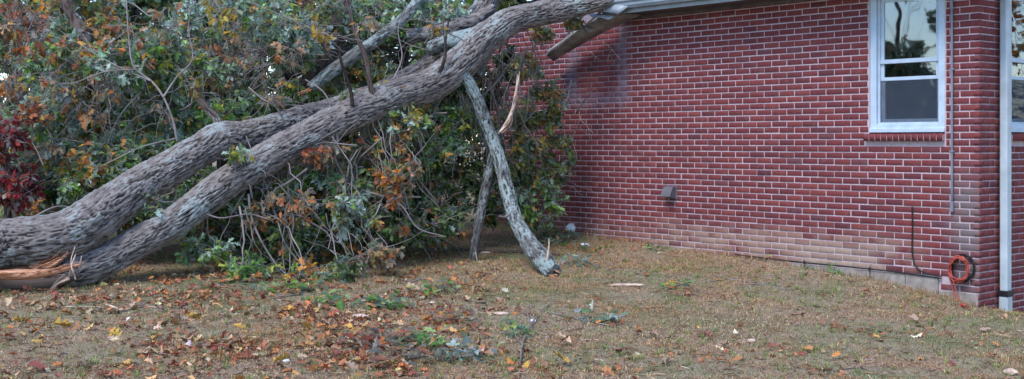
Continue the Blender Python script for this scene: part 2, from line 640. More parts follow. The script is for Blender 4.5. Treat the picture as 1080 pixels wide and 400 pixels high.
def build_foliage(blobs, r, keep=None, leaf_size=(0.06, 0.115), per=(6, 11), droop=0.35, templates=OAK, twig_len=0.35):
    """blobs: (centre, radii, clusters, palette, anchor).  -> (leaf V,F,C), (twig V,F)"""
    lp, lR, ls, lc = [], [], [], []
    tP, tR, bP, bR = [], [], [], []
    for c, rad, n, pal, anc in blobs:
        c = np.asarray(c, float)
        anc = np.asarray(anc, float)
        nn = max(4, n // 14)
        nodes = ellipsoid(c, np.asarray(rad) * 0.8, nn, r, 0.1)
        # boughs from the anchor to each node
        s = np.linspace(0, 1, 7)[None, :, None]
        mid = (anc + nodes) / 2 + unit(nn, r) * np.linalg.norm(nodes - anc, axis=1)[:, None] * 0.16
        a0 = anc + r.normal(0, .22, (nn, 3)) * np.array([1, .5, .6])
        P = (1 - s) ** 2 * a0[:, None, :] + 2 * s * (1 - s) * mid[:, None, :] + s ** 2 * nodes[:, None, :]
        P[:, 1:-1] += r.normal(0, 0.018, (nn, 5, 3))
        bP.append(P)
        bR.append(np.linspace(0.0075, 0.0035, 7)[None, :] * np.exp(r.normal(0, .25, (nn, 1))))
        nb = nn * 2
        k0 = r.integers(0, nn, nb)
        dv = unit(nb, r) * np.array([1, .5, 1]) * r.uniform(.25, .7, nb)[:, None]
        q = np.linspace(0, 1, 7)[None, :, None]
        bend = r.normal(0, .05, (nb, 1, 3))
        P = nodes[k0][:, None, :] + dv[:, None, :] * q + bend * (q * (1 - q)) * 2
        P[:, 1:] += r.normal(0, .01, (nb, 6, 3))
        bP.append(P)
        bR.append(np.linspace(0.0042, 0.0018, 7)[None, :].repeat(nb, 0))
        cl = ellipsoid(c, rad, n, r)
        # clumpiness: pull the clusters towards their node
        d = np.linalg.norm(cl[:, None, :] - nodes[None], axis=2)
        k = d.argmin(1)
        near = nodes[k]
        cl = cl + (near - cl) * (r.random(n) * 0.65)[:, None]
        if keep is not None:
            m = keep(cl)
            cl, near = cl[m], near[m]
        n2 = len(cl)
        if not n2:
            continue
        s4 = np.linspace(0, 1, 4)[None, :, None]
        md = (cl + near) / 2 + r.normal(0, 0.05, (n2, 3))
        P = (1 - s4) ** 2 * near[:, None] + 2 * s4 * (1 - s4) * md[:, None] + s4 ** 2 * cl[:, None]
        tP.append(P)
        tR.append(np.linspace(0.0052, 0.0028, 4)[None, :].repeat(n2, 0))
        axis = cl - near
        axis /= np.linalg.norm(axis, axis=1)[:, None] + 1e-6
        axis = axis * 0.7 + unit(n2, r) * 0.5
        cc = pick_cols(pal, n2, r, 0.18)
        cnt = r.integers(per[0], per[1] + 1, n2)
        idx = np.repeat(np.arange(n2), cnt)
        nl = len(idx)
        dirv = axis[idx] * 0.6 + unit(nl, r) * 0.9 + np.array([0, 0, -droop])
        nrm = unit(nl, r) * 0.75 + np.array([-0.1, -0.25, 0.7])
        lp.append(cl[idx] + axis[idx] * (r.random(nl)[:, None] - .6) * 0.1)
        lR.append(frames(dirv, nrm))
        ls.append(r.uniform(*leaf_size, nl))
        own = pick_cols(pal, nl, r, 0.2)
        mixf = (r.random(nl) < 0.3)[:, None]
        lc.append(np.where(mixf, own, cc[idx] * np.exp(r.normal(0, .18, (nl, 1)))))
    L = place_leaves(templates, np.vstack(lp), np.vstack(lR), np.concatenate(ls), np.vstack(lc), r)
    tv, tf = batch_tubes(np.vstack(tP), np.vstack(tR), 3)
    bv, bf = batch_tubes(np.vstack(bP), np.vstack(bR), 5)
    T = (np.vstack([tv, bv]), np.vstack([tf, bf + len(tv)]))
    return L, T


def crown(parent, blobs, seed, twig='twig', name='crown', twname='twigs', **kw):
    r = np.random.default_rng(seed)
    (V, F, C), (tv, tf) = build_foliage(blobs, r, **kw)
    cr = link(name, np_mesh(name, V, F, False, col=C), M['leaf'], parent)
    cr['kind'] = 'stuff'
    t = link(twname, np_mesh(twname, tv, [tf], True), M[twig], parent)
    t['kind'] = 'stuff'
    return cr


def outside_house(p, margin=0.12):
    t, w = tw(p[:, 0], p[:, 1])
    return ~((w < margin) & (t > -0.3) & (p[:, 2] < 3.9)) & (p[:, 2] > gz0(p[:, 0], p[:, 1]) + 0.02)
#--SPLIT--
# ================================================================== SETTING: ground
def ground_material():
    m, nt, b = mat('lawn_soil', 0.95, 0.1)
    tc = nt.nodes.new('ShaderNodeTexCoord')
    P = tc.outputs['Object']
    n1 = noise_node(nt, P, 0.55, 4, 0.6)
    n2 = noise_node(nt, P, 5.0, 6, 0.7)
    n3 = noise_node(nt, P, 38.0, 4, 0.7)
    base = ramp(nt, n3, [(0.25, (0.15, 0.105, 0.075)), (0.5, (0.30, 0.225, 0.16)), (0.75, (0.43, 0.345, 0.26))])
    green = ramp(nt, n3, [(0.3, (0.09, 0.10, 0.04)), (0.7, (0.20, 0.215, 0.10))])
    c = mixc(nt, ramp(nt, mth(nt, 'ADD', mth(nt, 'MULTIPLY', n1, 0.6), mth(nt, 'MULTIPLY', n2, 0.4)), [(0.47, 0.0), (0.6, 0.75)]), base, green)
    c = mixc(nt, ramp(nt, n2, [(0.52, 0.0), (0.68, 0.6)]), c, (0.20, 0.115, 0.085))
    nt.links.new(c, b.inputs['Base Color'])
    bump(nt, b, mth(nt, 'ADD', n3, n2), 0.9, 0.02)
    return m


def axis_coords(lo, hi, step, far):
    mid = np.arange(lo, hi, step)
    out = np.geomspace(step * 2, far, 26).cumsum()
    out = out[out < far]
    return np.concatenate([(lo - out)[::-1], mid, hi + out])


gx = axis_coords(-9, 8, 0.075, 700)
gy = axis_coords(6, 19, 0.075, 700)
GX, GY = np.meshgrid(gx, gy, indexing='ij')


def gz(x, y):
    return gz0(x, y) + 0.026 * noise2(x, y, 2.1, 1.0) + 0.007 * noise2(x, y, 9.0, 5.0)


V = np.stack([GX, GY, gz(GX, GY)], -1).reshape(-1, 3)
ny = len(gy)
ii, jj = np.meshgrid(np.arange(len(gx) - 1), np.arange(ny - 1), indexing='ij')
k = (ii * ny + jj).ravel()
F = np.stack([k, k + ny, k + ny + 1, k + 1], -1)
ground = link('ground', np_mesh('ground', V, [F], True), ground_material())
ground['kind'] = 'structure'

# ================================================================== HOUSE (local frame: x along the wall, y outwards, z up)
HRZ = math.atan2(D1[1], D1[0])
house = empty('brick_house', (CORNER[0], CORNER[1], 0), HRZ)
tag(house, 'red brick house with white window, downspout and torn eave', 'house')
CH, BL, BH = 0.0677, 0.2032, 0.0553         # course pitch, brick pitch, brick height
WALL_T, RET_S, WTOP = 7.4, 9.0, 3.18
FTOP, FSTEP_T, FLOW = 0.275, 0.42, 0.275 - 2 * 0.0677
WIN = dict(t0=0.362, t1=1.198, z0=1.706, z1=3.165, sz=1.612)
WIN2 = dict(t0=0.60, t1=1.44, z0=1.706, z1=3.165, sz=1.612)


def brick_material():
    m, nt, b = mat('red_brick', 0.85, 0.25)
    tc = nt.nodes.new('ShaderNodeTexCoord')
    tc.object = house
    P = tc.outputs['Object']
    sp = nt.nodes.new('ShaderNodeSeparateXYZ')
    nt.links.new(P, sp.inputs[0])
    t, w, z = sp.outputs
    u = mth(nt, 'ADD', t, w)
    row = mth(nt, 'FLOOR', mth(nt, 'DIVIDE', mth(nt, 'SUBTRACT', z, FTOP), CH))
    par = mth(nt, 'MODULO', mth(nt, 'ADD', row, 100), 2)
    colm = mth(nt, 'FLOOR', mth(nt, 'DIVIDE', mth(nt, 'SUBTRACT', u, mth(nt, 'MULTIPLY', par, BL / 2)), BL))
    cv = nt.nodes.new('ShaderNodeCombineXYZ')
    nt.links.new(colm, cv.inputs[0]); nt.links.new(row, cv.inputs[1])
    wn_ = nd(nt, 'ShaderNodeTexWhiteNoise')
    nt.links.new(cv.outputs[0], wn_.inputs['Vector'])
    c = ramp(nt, wn_.outputs['Value'], [(0.0, (0.115, 0.033, 0.042)), (0.08, (0.148, 0.037, 0.042)), (0.4, (0.168, 0.039, 0.043)), (0.75, (0.186, 0.042, 0.044)), (0.95, (0.21, 0.052, 0.049)), (1.0, (0.12, 0.048, 0.060))])
    fine = noise_node(nt, P, 90, 4, 0.7)
    mid = noise_node(nt, P, 11, 3, 0.6)
    c = mixc(nt, 1.0, c, ramp(nt, fine, [(0.3, 0.60), (0.7, 1.32)]), 'MULTIPLY')
    c = mixc(nt, ramp(nt, mid, [(0.55, 0.0), (0.8, 0.22)]), c, (0.30, 0.22, 0.24))
    # mineral bloom low on the wall, limewash ghost under the eave, grey grime at the corner
    big = noise_node(nt, P, 3.2, 4, 0.65)
    eff = mth(nt, 'MULTIPLY', band(nt, t, 0.75, 4.2, 0.35), band(nt, z, -0.2, 0.60, 0.16))
    eff = mth(nt, 'MULTIPLY', eff, ramp(nt, mth(nt, 'ADD', mth(nt, 'MULTIPLY', big, 0.7), mth(nt, 'MULTIPLY', wn_.outputs['Value'], 0.3)), [(0.36, 0.0), (0.56, 1.0)]))
    core = mth(nt, 'MULTIPLY', band(nt, t, 1.1, 2.3, 0.22), band(nt, z, -0.2, 0.52, 0.07))
    eff = mth(nt, 'MAXIMUM', mth(nt, 'MULTIPLY', eff, 0.75), mth(nt, 'MULTIPLY', core, mth(nt, 'ADD', 0.55, mth(nt, 'MULTIPLY', wn_.outputs['Value'], 0.42))))
    c = mixc(nt, eff, c, (0.37, 0.285, 0.225))
    low = mth(nt, 'MULTIPLY', band(nt, t, 2.0, 7.6, 0.4), band(nt, z, -0.2, 0.56, 0.12))
    low = mth(nt, 'MULTIPLY', low, ramp(nt, big, [(0.35, 0.1), (0.65, 0.75)]))
    c = mixc(nt, low, c, (0.29, 0.175, 0.135))
    wob = mth(nt, 'MULTIPLY', mth(nt, 'SUBTRACT', noise_node(nt, P, 9, 4, 0.7), 0.5), 0.55)
    tj, zj = mth(nt, 'ADD', t, wob), mth(nt, 'ADD', z, wob)
    ed = mth(nt, 'MULTIPLY', band(nt, tj, 4.64, 5.72, 0.11), band(nt, zj, 2.08, 3.1, 0.08))
    inner = mth(nt, 'MULTIPLY', band(nt, tj, 4.80, 5.55, 0.09), band(nt, zj, 2.20, 3.3, 0.07))
    gh = mth(nt, 'MULTIPLY', ed, mth(nt, 'SUBTRACT', 0.62, mth(nt, 'MULTIPLY', inner, 0.6)))
    gh = mth(nt, 'MULTIPLY', gh, ramp(nt, mid, [(0.25, 0.45), (0.6, 1.0)]))
    c = mixc(nt, gh, c, (0.19, 0.19, 0.25))
    gr = mth(nt, 'MULTIPLY', band(nt, t, -0.02, 0.30, 0.12), band(nt, z, -0.2, 1.25, 0.3))
    gr = mth(nt, 'MULTIPLY', gr, ramp(nt, mth(nt, 'ADD', mth(nt, 'MULTIPLY', wn_.outputs['Value'], 0.5), mth(nt, 'MULTIPLY', big, 0.5)), [(0.3, 0.25), (0.6, 0.85)]))
    gr = mth(nt, 'MULTIPLY', gr, band(nt, w, -0.01, 1.0, 0.006))
    c = mixc(nt, gr, c, (0.155, 0.135, 0.14))
    nt.links.new(c, b.inputs['Base Color'])
    bump(nt, b, mth(nt, 'ADD', fine, mid), 0.5, 0.004)
    return m


def mortar_material():
    m, nt, b = mat('mortar', 0.95, 0.1)
    tc = nt.nodes.new('ShaderNodeTexCoord')
    tc.object = house
    P = tc.outputs['Object']
    sp = nt.nodes.new('ShaderNodeSeparateXYZ')
    nt.links.new(P, sp.inputs[0])
    t, w, z = sp.outputs
    f = noise_node(nt, P, 30, 4, 0.7)
    g = noise_node(nt, P, 2.5, 3, 0.6)
    c = ramp(nt, f, [(0.3, (0.40, 0.315, 0.345)), (0.7, (0.58, 0.475, 0.51))])
    c = mixc(nt, ramp(nt, g, [(0.45, 0.0), (0.75, 0.4)]), c, (0.31, 0.235, 0.255))
    wob = mth(nt, 'MULTIPLY', mth(nt, 'SUBTRACT', noise_node(nt, P, 9, 4, 0.7), 0.5), 0.55)
    ed = mth(nt, 'MULTIPLY', band(nt, mth(nt, 'ADD', t, wob), 4.64, 5.72, 0.11), band(nt, mth(nt, 'ADD', z, wob), 2.08, 3.4, 0.08))
    c = mixc(nt, mth(nt, 'MULTIPLY', ed, 0.7), c, (0.19, 0.155, 0.18))
    # new, darker pointing far up under the torn eave
    nt.links.new(c, b.inputs['Base Color'])
    bump(nt, b, f, 0.6, 0.004)
    return m


M['brick'] = brick_material()
M['mortar'] = mortar_material()
M['concrete'] = plain('concrete', (0.31, 0.275, 0.25), 0.9, 0.15, var=0.25, scale=9, bmp=0.006)


def wall_boxes(L, opening, ax):
    """mortar backing as boxes round one window opening; ax 0: along x (main), 1: along -y (return)"""
    o = opening
    spans = [((0.008 if ax == 0 else 0.2), o['t0'], -0.3, WTOP + 0.1), (o['t1'], L, -0.3, WTOP + 0.1),
             (o['t0'], o['t1'], -0.3, o['sz'] + 0.01), (o['t0'], o['t1'], o['z1'], WTOP + 0.1)]
    out = []
    for a, b, z0, z1 in spans:
        if ax == 0:
            out.append(((a, -0.2, z0), (b, -0.0055, z1)))
        else:
            out.append(((0.0055, -b, z0), (0.2, -a, z1)))
    return out


wall_main = box_obj('wall', wall_boxes(WALL_T, WIN, 0), M['mortar'], house)
wall_ret = box_obj('wall', wall_boxes(RET_S, WIN2, 1), M['mortar'], house)


def brick_template(length):
    e, d = 0.002, 0.002
    l, h = length, BH
    V = [(0, -.05, 0), (l, -.05, 0), (l, -.05, h), (0, -.05, h),
         (0, -d, 0), (l, -d, 0), (l, -d, h), (0, -d, h),
         (e, 0, e), (l - e, 0, e), (l - e, 0, h - e), (e, 0, h - e)]
    F = []
    for a in (0, 4):
        for i in range(4):
            j = (i + 1) % 4
            F.append((a + j, a + i, a + 4 + i, a + 4 + j))
    F.append((11, 10, 9, 8))
    return np.array(V), np.array(F)


# every brick: (wall, start, length, z)
specs = []


def lay(wallid, L, op):
    ncrs = int((WTOP - FLOW) / CH) + 1
    for r in range(-8, 46):
        z = FTOP + r * CH + 0.0062
        if z + BH > WTOP + 0.05:
            break
        x = 0.0
        first = BL / 2 - 0.0 if (r + wallid) % 2 else BL
        segs = []
        while x < L - 0.03:
            ln = first if x == 0 else BL
            segs.append([x, min(x + ln, L)])
            x += ln
        for a, b in segs:
            if wallid == 0:
                zmin = FLOW if b <= FSTEP_T + 0.02 else FTOP
                if z < zmin - 0.004:
                    continue
            elif z < FLOW - 6 * CH:
                continue
            pieces = [(a, b)]
            if z + BH > op['sz'] + 0.002 and z < op['z1']:
                lo, hi = op['t0'] - 0.012, op['t1'] + 0.012
                if z < op['z0'] - 0.012:
                    hi += 0.045; lo -= 0.0
                pieces = []
                if a < lo:
                    pieces.append((a, min(b, lo)))
                if b > hi:
                    pieces.append((max(a, hi), b))
            for p, q in pieces:
                if q - p > 0.035:
                    p2 = p if p == 0 else p + 0.006
                    specs.append((wallid, p2, q - p2 - 0.006, z))


lay(0, WALL_T, WIN)
lay(1, 2.6, WIN2)


def brick_world(s):
    wid, p, l, z = s
    lx, ly = (p + l / 2, 0) if wid == 0 else (0, -(p + l / 2))
    return CORNER + D1 * lx + N1 * ly, z


def vis_key(s):
    (x, y), z = brick_world(s)
    px = CX + FPX * x / y
    py = HY - (z - EYE) * FPX / y
    bad = px > 1079 or py < 2 or z < gz0(x, y) + 0.0 or (s[0] == 1 and 1046 < px < 1061)
    return y - 3.0 * s[2] * (1 if s[0] == 0 else 0.5) + (1000 if bad else 0)


specs.sort(key=vis_key)
brick_meshes = {}
jit = np.random.default_rng(5)
rest = {0: [], 1: []}
for i, s in enumerate(specs):
    wid, p, l, z = s
    out = jit.normal(0, 0.0014)
    z += jit.normal(0, 0.0009)
    p += jit.normal(0, 0.0012)
    if i < 300:
        key = round(l, 3)
        if key not in brick_meshes:
            v, f = brick_template(l)
            brick_meshes[key] = np_mesh('brick', v, [f])
            brick_meshes[key].materials.append(M['brick'])
        o = bpy.data.objects.new('brick', brick_meshes[key])
        LINK(o)
        o.parent = wall_main if wid == 0 else wall_ret
        if wid == 0:
            o.location = (p, out, z)
        else:
            o.rotation_euler = (0, 0, math.pi / 2)
            o.location = (out, -(p + l), z)
    else:
        v, f = brick_template(l)
        v = v + np.array([0, out, 0])
        v[:, 2] += z
        if wid == 0:
            v[:, 0] += p
        else:   # rotate +90 degrees about z: (x,y)->(-y,x)
            v = np.stack([-v[:, 1], v[:, 0] - (p + l), v[:, 2]], -1)
        rest[wid].append((v, f))
for wid, par in ((0, wall_main), (1, wall_ret)):
    Vv = np.vstack([v for v, f in rest[wid]])
    Ff = np.vstack([f + 12 * i for i, (v, f) in enumerate(rest[wid])])
    o = link('bricks', np_mesh('bricks', Vv, [Ff]), M['brick'], par)
    o['kind'] = 'stuff'

# foundation of concrete blocks
found = box_obj('foundation', [((FSTEP_T + 0.005, -0.18, -0.6), (WALL_T, -0.004, FTOP - 0.012)),
                               ((0.02, -0.18, -0.6), (FSTEP_T - 0.005, -0.006, FLOW - 0.012))], M['mortar'], house)
edges = [FSTEP_T] + list(np.arange(FSTEP_T + 0.36, WALL_T, 0.405))
for a, b in zip(edges[:-1], edges[1:]):
    box_obj('concrete_block', [((a + 0.003, -0.15, -0.55), (b - 0.003, 0.016 + jit.normal(0, .0015), FTOP - 0.006))], M['concrete'], found, 0.004)
box_obj('concrete_block', [((0.012, -0.15, -0.55), (FSTEP_T - 0.003, 0.008, FLOW - 0.004))], M['concrete'], found, 0.004)


# ---- windows (built in a frame: a along the wall, d outward, z up)
def make_window(op, ax):
    t0, t1, z0, z1 = op['t0'], op['t1'], op['z0'], op['z1']

    def bx(a0, a1, d0, d1, c0, c1):
        if ax == 0:
            return ((a0, d0, c0), (a1, d1, c1))
        return ((-d0, -a0, c0), (-d1, -a1, c1))
    cw = 0.072
    D = -0.012
    win = box_obj('window', [bx(t0, t0 + cw, -.16, D, z0, z1), bx(t1 - cw, t1, -.16, D, z0, z1),
                             bx(t0 + cw, t1 - cw, -.16, D - .001, z1 - cw, z1), bx(t0 + cw, t1 - cw, -.16, D - .001, z0, z0 + 0.075),
                             bx(t0 - .004, t1 + .004, -.05, D + .022, z0 - .008, z0 + 0.034)], M['white_vinyl'], house, 0.003)
    a0, a1 = t0 + cw, t1 - cw
    b0, b1 = z0 + 0.075, z1 - cw
    zm = 2.251
    sw = 0.036
    # stepped inner stops
    box_obj('frame', [bx(a0, a0 + .02, -.11, -.045, b0, b1), bx(a1 - .02, a1, -.11, -.045, b0, b1),
                      bx(a0 + .02, a1 - .02, -.11, -.046, b1 - .02, b1), bx(a0 + .02, a1 - .02, -.11, -.046, b0, b0 + .02)], M['white_vinyl'], win, 0.002)
    a0 += .02; a1 -= .02; b0 += .02; b1 -= .02
    for lo, hi, d in ((b0, zm + .02, -.085), (zm - .02, b1, -.068)):
        f = box_obj('sash', [bx(a0, a0 + sw, d - .025, d, lo, hi), bx(a1 - sw, a1, d - .025, d, lo, hi),
                             bx(a0 + sw, a1 - sw, d - .025, d - .001, lo, lo + sw), bx(a0 + sw, a1 - sw, d - .025, d - .001, hi - sw, hi)], M['white_vinyl'], win, 0.002)
        box_obj('pane', [bx(a0 + sw - .003, a1 - sw + .003, d - .015, d - .011, lo + sw - .003, hi - sw + .003)], M['glass'], win)
    box_obj('rail', [bx(a0 + 0.002, a1 - 0.002, -.066, -.046, 2.405, 2.448)], M['white_vinyl'], win, 0.003)
    box_obj('insect_screen', [bx(a0 + .004, a1 - .004, -.060, -.058, b0 + .004, zm - .02)], M['screen'], win)
    # rowlock sill bricks
    n = 13
    s0, s1 = t0 - 0.004, t1 + 0.05
    wdt = (s1 - s0) / n
    sm = None
    for i in range(n):
        a = s0 + i * wdt
        v = []
        for q in (0, 1):
            aa = a + 0.005 if q == 0 else a + wdt - 0.005
            v += [(aa, -.08, op['sz']), (aa, .042, op['sz']), (aa, .046, op['sz'] + .066), (aa, -.08, op['sz'] + .090)]
        v = np.array(v)
        if ax == 1:
            v = np.stack([-v[:, 1], -v[:, 0], v[:, 2]], -1)
        me = np_mesh('sill_brick', v, [np.array([(0, 1, 2, 3), (7, 6, 5, 4), (1, 5, 6, 2), (2, 6, 7, 3), (0, 4, 5, 1), (0, 3, 7, 4)])])
        link('sill_brick', me, M['brick'], win)
    box_obj('sill_bed', [bx(s0 + .003, s1 - .003, -.08, .036, op['sz'] + .003, op['sz'] + .062)], M['mortar'], win)
    # blind head inside
    for q in range(7):
        zz = z1 - 0.14 - q * 0.055
        bl = box_obj('blind_slat', [bx(a0 - .02, a1 + .02, -.235, -.195, zz, zz + .004)], M['cloth'], win)
    return win


make_window(WIN, 0)
make_window(WIN2, 1)

# inside shell, ceiling and roof, so that the rooms behind the glass are dark
box_obj('inner_wall', [((WALL_T - .2, -RET_S, -.2), (WALL_T, -.2, WTOP)), ((0.2, -RET_S, -.2), (WALL_T - .2, -RET_S + .2, WTOP)),
                       ((2.6, -4.0, -.2), (2.7, -0.2, WTOP)), ((0.2, -4.1, -.2), (2.7, -4.0, WTOP))], M['inside'], house)
box_obj('inner_floor', [((0.2, -RET_S, 0.2), (WALL_T - .2, -.2, 0.3))], M['inside'], house)
box_obj('ceiling', [((0.01, -RET_S, WTOP + .1), (WALL_T, -0.01, WTOP + .18))], M['inside'], house)


def prism(name, prof, x0, x1, m, parent, bev=0):
    """profile in (y,z), extruded along x"""
    n = len(prof)
    V = np.array([(x0, y, z) for y, z in prof] + [(x1, y, z) for y, z in prof])
    bm = bmesh.new()
    vs_ = [bm.verts.new(v) for v in V]
    for i in range(n):
        j = (i + 1) % n
        bm.faces.new((vs_[i], vs_[j], vs_[n + j], vs_[n + i]))
    bm.faces.new(vs_[:n][::-1]); bm.faces.new(vs_[n:])
    bmesh.ops.recalc_face_normals(bm, faces=bm.faces)
    me = bpy.data.meshes.new(name)
    bm.to_mesh(me); bm.free()
    return link(name, me, m, parent)


RID = -RET_S / 2
zr = lambda w: 3.345 + 0.42 * (0.42 - w)
BRK = 4.72          # where the eave is torn off
roof = prism('roof', [(0.44, zr(.44)), (RID, zr(RID)), (-RET_S - .42, zr(.44)), (-RET_S - .42, zr(.44) + .05), (RID, zr(RID) + .05), (0.44, zr(.44) + .05)], -0.35, BRK, M['roof'], house)
prism('roof', [(-0.35, zr(-.35)), (RID, zr(RID)), (-RET_S - .42, zr(.44)), (-RET_S - .42, zr(.44) + .05), (RID, zr(RID) + .05), (-0.35, zr(-.35) + .05)], BRK + .003, WALL_T + .3, M['roof'], house)
prism('gable_wall', [(-0.02, WTOP + .1), (-RET_S + .02, WTOP + .1), (RID, zr(RID) - .02)], 0.01, 0.2, M['mortar'], house)
prism('gable_wall', [(-0.02, WTOP + .1), (-RET_S + .02, WTOP + .1), (RID, zr(RID) - .02)], WALL_T - .2, WALL_T, M['mortar'], house)
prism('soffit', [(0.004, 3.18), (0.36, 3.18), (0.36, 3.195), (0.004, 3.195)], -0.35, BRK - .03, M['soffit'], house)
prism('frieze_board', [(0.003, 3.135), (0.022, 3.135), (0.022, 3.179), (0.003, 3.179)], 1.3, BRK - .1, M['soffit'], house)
prism('fascia', [(0.362, 3.165), (0.385, 3.165), (0.385, 3.335), (0.362, 3.335)], -0.35, BRK - .01, M['gutter'], house)
gut = prism('gutter', [(0.388, 3.215), (0.45, 3.215), (0.475, 3.25), (0.475, 3.28), (0.50, 3.30), (0.50, 3.325), (0.493, 3.325), (0.493, 3.305), (0.468, 3.284), (0.468, 3.252), (0.447, 3.222), (0.393, 3.222), (0.393, 3.325), (0.388, 3.325)], -0.35, BRK + .06, M['gutter'], house)


def loc(p):
    """world point -> house frame"""
    t, w = tw(p[0], p[1])
    return np.array([t, w, p[2]])


# the torn end of the eave: fascia board and soffit hanging down along the wall
def slab(name, a, b, c, d, th, m, parent, n=10, sag=0.0):
    """warped board: edge a->b (upper) and d->c (lower), thickness th along its normal"""
    a, b, c, d = map(np.asarray, (a, b, c, d))
    nrm = np.cross(b - a, d - a); nrm /= np.linalg.norm(nrm)
    V = []
    for i in range(n):
        s = i / (n - 1)
        for e0, e1 in ((a, b), (d, c)):
            p = e0 + (e1 - e0) * s + np.array([0, 0, -sag * math.sin(math.pi * s)])
            V += [p, p + nrm * th]
    V = np.array(V)
    F = []
    for i in range(n - 1):
        o_, q = i * 4, i * 4 + 4
        F += [(o_, q, q + 2, o_ + 2), (o_ + 1, o_ + 3, q + 3, q + 1), (o_, o_ + 1, q + 1, q), (o_ + 2, q + 2, q + 3, o_ + 3)]
    e = (n - 1) * 4
    F += [(0, 2, 3, 1), (e, e + 1, e + 3, e + 2)]
    return link(name, np_mesh(name, V, [np.array(F)]), m, parent)


slab('torn_fascia', loc(at_w(640, 13, .40)), loc(at_w(576, 57, .36)), loc(at_w(584, 63, .14)), loc(at_w(676, 14.5, .09)), 0.025, M['fascia'], house, sag=-.03)
slab('torn_board', loc(at_w(640, 6, .46)), loc(at_w(578, 53, .42)), loc(at_w(577, 59, .38)), loc(at_w(626, 18, .42)), 0.03, M['fascia'], house, sag=.01)
slab('torn_flashing', loc(at_w(621, 15.5, .50)), loc(at_w(650, 17, .42)), loc(at_w(641, 21, .46)), loc(at_w(626, 19, .53)), 0.006, M['gutter'], house, n=4, sag=-.02)
slab('torn_flashing', loc(at_w(628, 7, .52)), loc(at_w(665, 5, .46)), loc(at_w(652, 15, .50)), loc(at_w(630, 13, .53)), 0.006, M['gutter'], house, n=4, sag=-.01)

# downspout on the return wall, near the corner  (outward normal of that wall is -x)
spout = box_obj('downspout', [((-.105, -.44, .14), (-.028, -.335, 3.05))], M['spout'], house, 0.012)
box_obj('outlet', [((-.112, -.447, -.12), (-.022, -.328, .10))], M['spout'], spout, 0.012)
box_obj('coupling_band', [((-.118, -.453, .09), (-.016, -.322, .15))], M['black'], spout, 0.008)

# electrical conduit
cd = link('conduit', tube_mesh('conduit', [(0.273, .018, .93), (0.273, .018, 2.0), (0.273, .018, 3.2)], [.0125] * 3, nv=10, step=.2), M['pipe'], house)
box_obj('conduit_fitting', [((0.257, .002, .915), (0.289, .036, 1.02))], M['pipe'], cd, 0.006)
for zz in (1.5, 2.3, 2.9):
    box_obj('clip', [((0.250, .001, zz), (0.296, .033, zz + .02))], M['pipe'], cd, 0.003)

# crawl-space vent hood
vp = loc(at_w(708, 203, 0.0))
hood = prism('vent_hood', [(0.0, .075), (0.055, .065), (0.115, -.045), (0.112, -.052), (0.0, -.062)], -.075, .075, M['vent'], house)
hood.location = (vp[0], 0.001, vp[2])
box_obj('vent_flange', [((-.09, -.004, -.078), (.09, .004, .082))], M['vent'], hood, 0.002)

# ================================================================== things on the wall
def wpath(P, w=.02):
    return [at_w(a, b, (c[0] if c else w)) for a, b, *c in P]


def wtube(name, P, r, m, parent=None, w=.02, nv=8, step=.02):
    pts = wpath(P, w)
    return link(name, tube_mesh(name, pts, [r] * len(pts), nv=nv, step=step), m, parent)


cab = wtube('cable', [(962, 218, .006), (962.3, 240, .012), (962, 262, .012), (964, 277, .014), (970, 285, .02), (980, 289.5, .025), (993, 291.5, .026)], .0075, M['black'])
tag(cab, 'black cable dropping down the brick and bending towards the coiled cord', 'cable')
cab2 = wtube('cable', [(993, 293.5, .024), (975, 291, .024), (940, 286.5, .024), (917, 284, .026), (890, 281, .024), (848, 277, .024), (815, 273.2, .024), (775, 268.5, .022)], .007, M['black'])
tag(cab2, 'thin black cable running along the top of the concrete foundation', 'cable')
for a, b in ((917, 284), (848, 277)):
    link('cable_clip', tube_mesh('cable_clip', [at_w(a, b - 1, .017), at_w(a, b + .8, .04)], [.014, .012], nv=8, step=.01), M['black'], cab2)


def coil(name, c, rx, ry, turns, r, m, w0, tail=(), seed=0, nper=14, dw=.006, wob=1.2):
    rr = random.Random(seed)
    P = []
    for i in range(int(turns * nper) + 1):
        a = math.pi / 2 + 2 * math.pi * i / nper
        k = 1 + rr.uniform(-.07, .07) * wob
        P.append((c[0] + rx * k * math.cos(a), c[1] - ry * k * math.sin(a), w0 + dw * i / nper + rr.uniform(0, .012)))
    P += list(tail)
    pts = [at_w(*p) for p in P]
    return link(name, tube_mesh(name, pts, [r] * len(pts), nv=8, step=.012), m)


hook = link('wall_hook', tube_mesh('wall_hook', [at_w(1012.2, 264, -.01), at_w(1012.2, 265, .06), at_w(1012.2, 262, .085)], [.007] * 3, nv=8, step=.01), M['black'], house)
oc = coil('extension_cord', (1011, 284), 9.6, 12.4, 9.1, .0062, M['cord'], .022, seed=3, wob=2.6,
          tail=[(1001, 283, .06), (1001, 291, .065), (1003.5, 300, .06), (1006, 309, .06), (1009, 317, .07), (1013, 320.5, .10), (1017, 320, .14), (1014, 322, .2)])
tag(oc, 'orange extension cord coiled on the brick wall with its end trailing down', 'cord')
link('cord_tail', tube_mesh('cord_tail', [at_w(*p) for p in [(1003, 289, .07), (1006, 299, .075), (1009, 309, .075), (1011, 316, .085), (1008, 320, .12), (1004, 322, .18)]], [.0062] * 6, nv=8, step=.015), M['cord'], oc)
link('plug', tube_mesh('plug', [at_w(1014, 322, .2), at_w(1018, 322.5, .23)], [.016, .014], nv=10, step=.01), M['cord'], oc)
bc = coil('hose', (1015.5, 282.5), 12.0, 14.0, 3.0, .0095, M['black'], .008, seed=9, dw=.004, wob=.5)
tag(bc, 'black hose coil hanging behind the orange cord on the brick wall', 'hose')

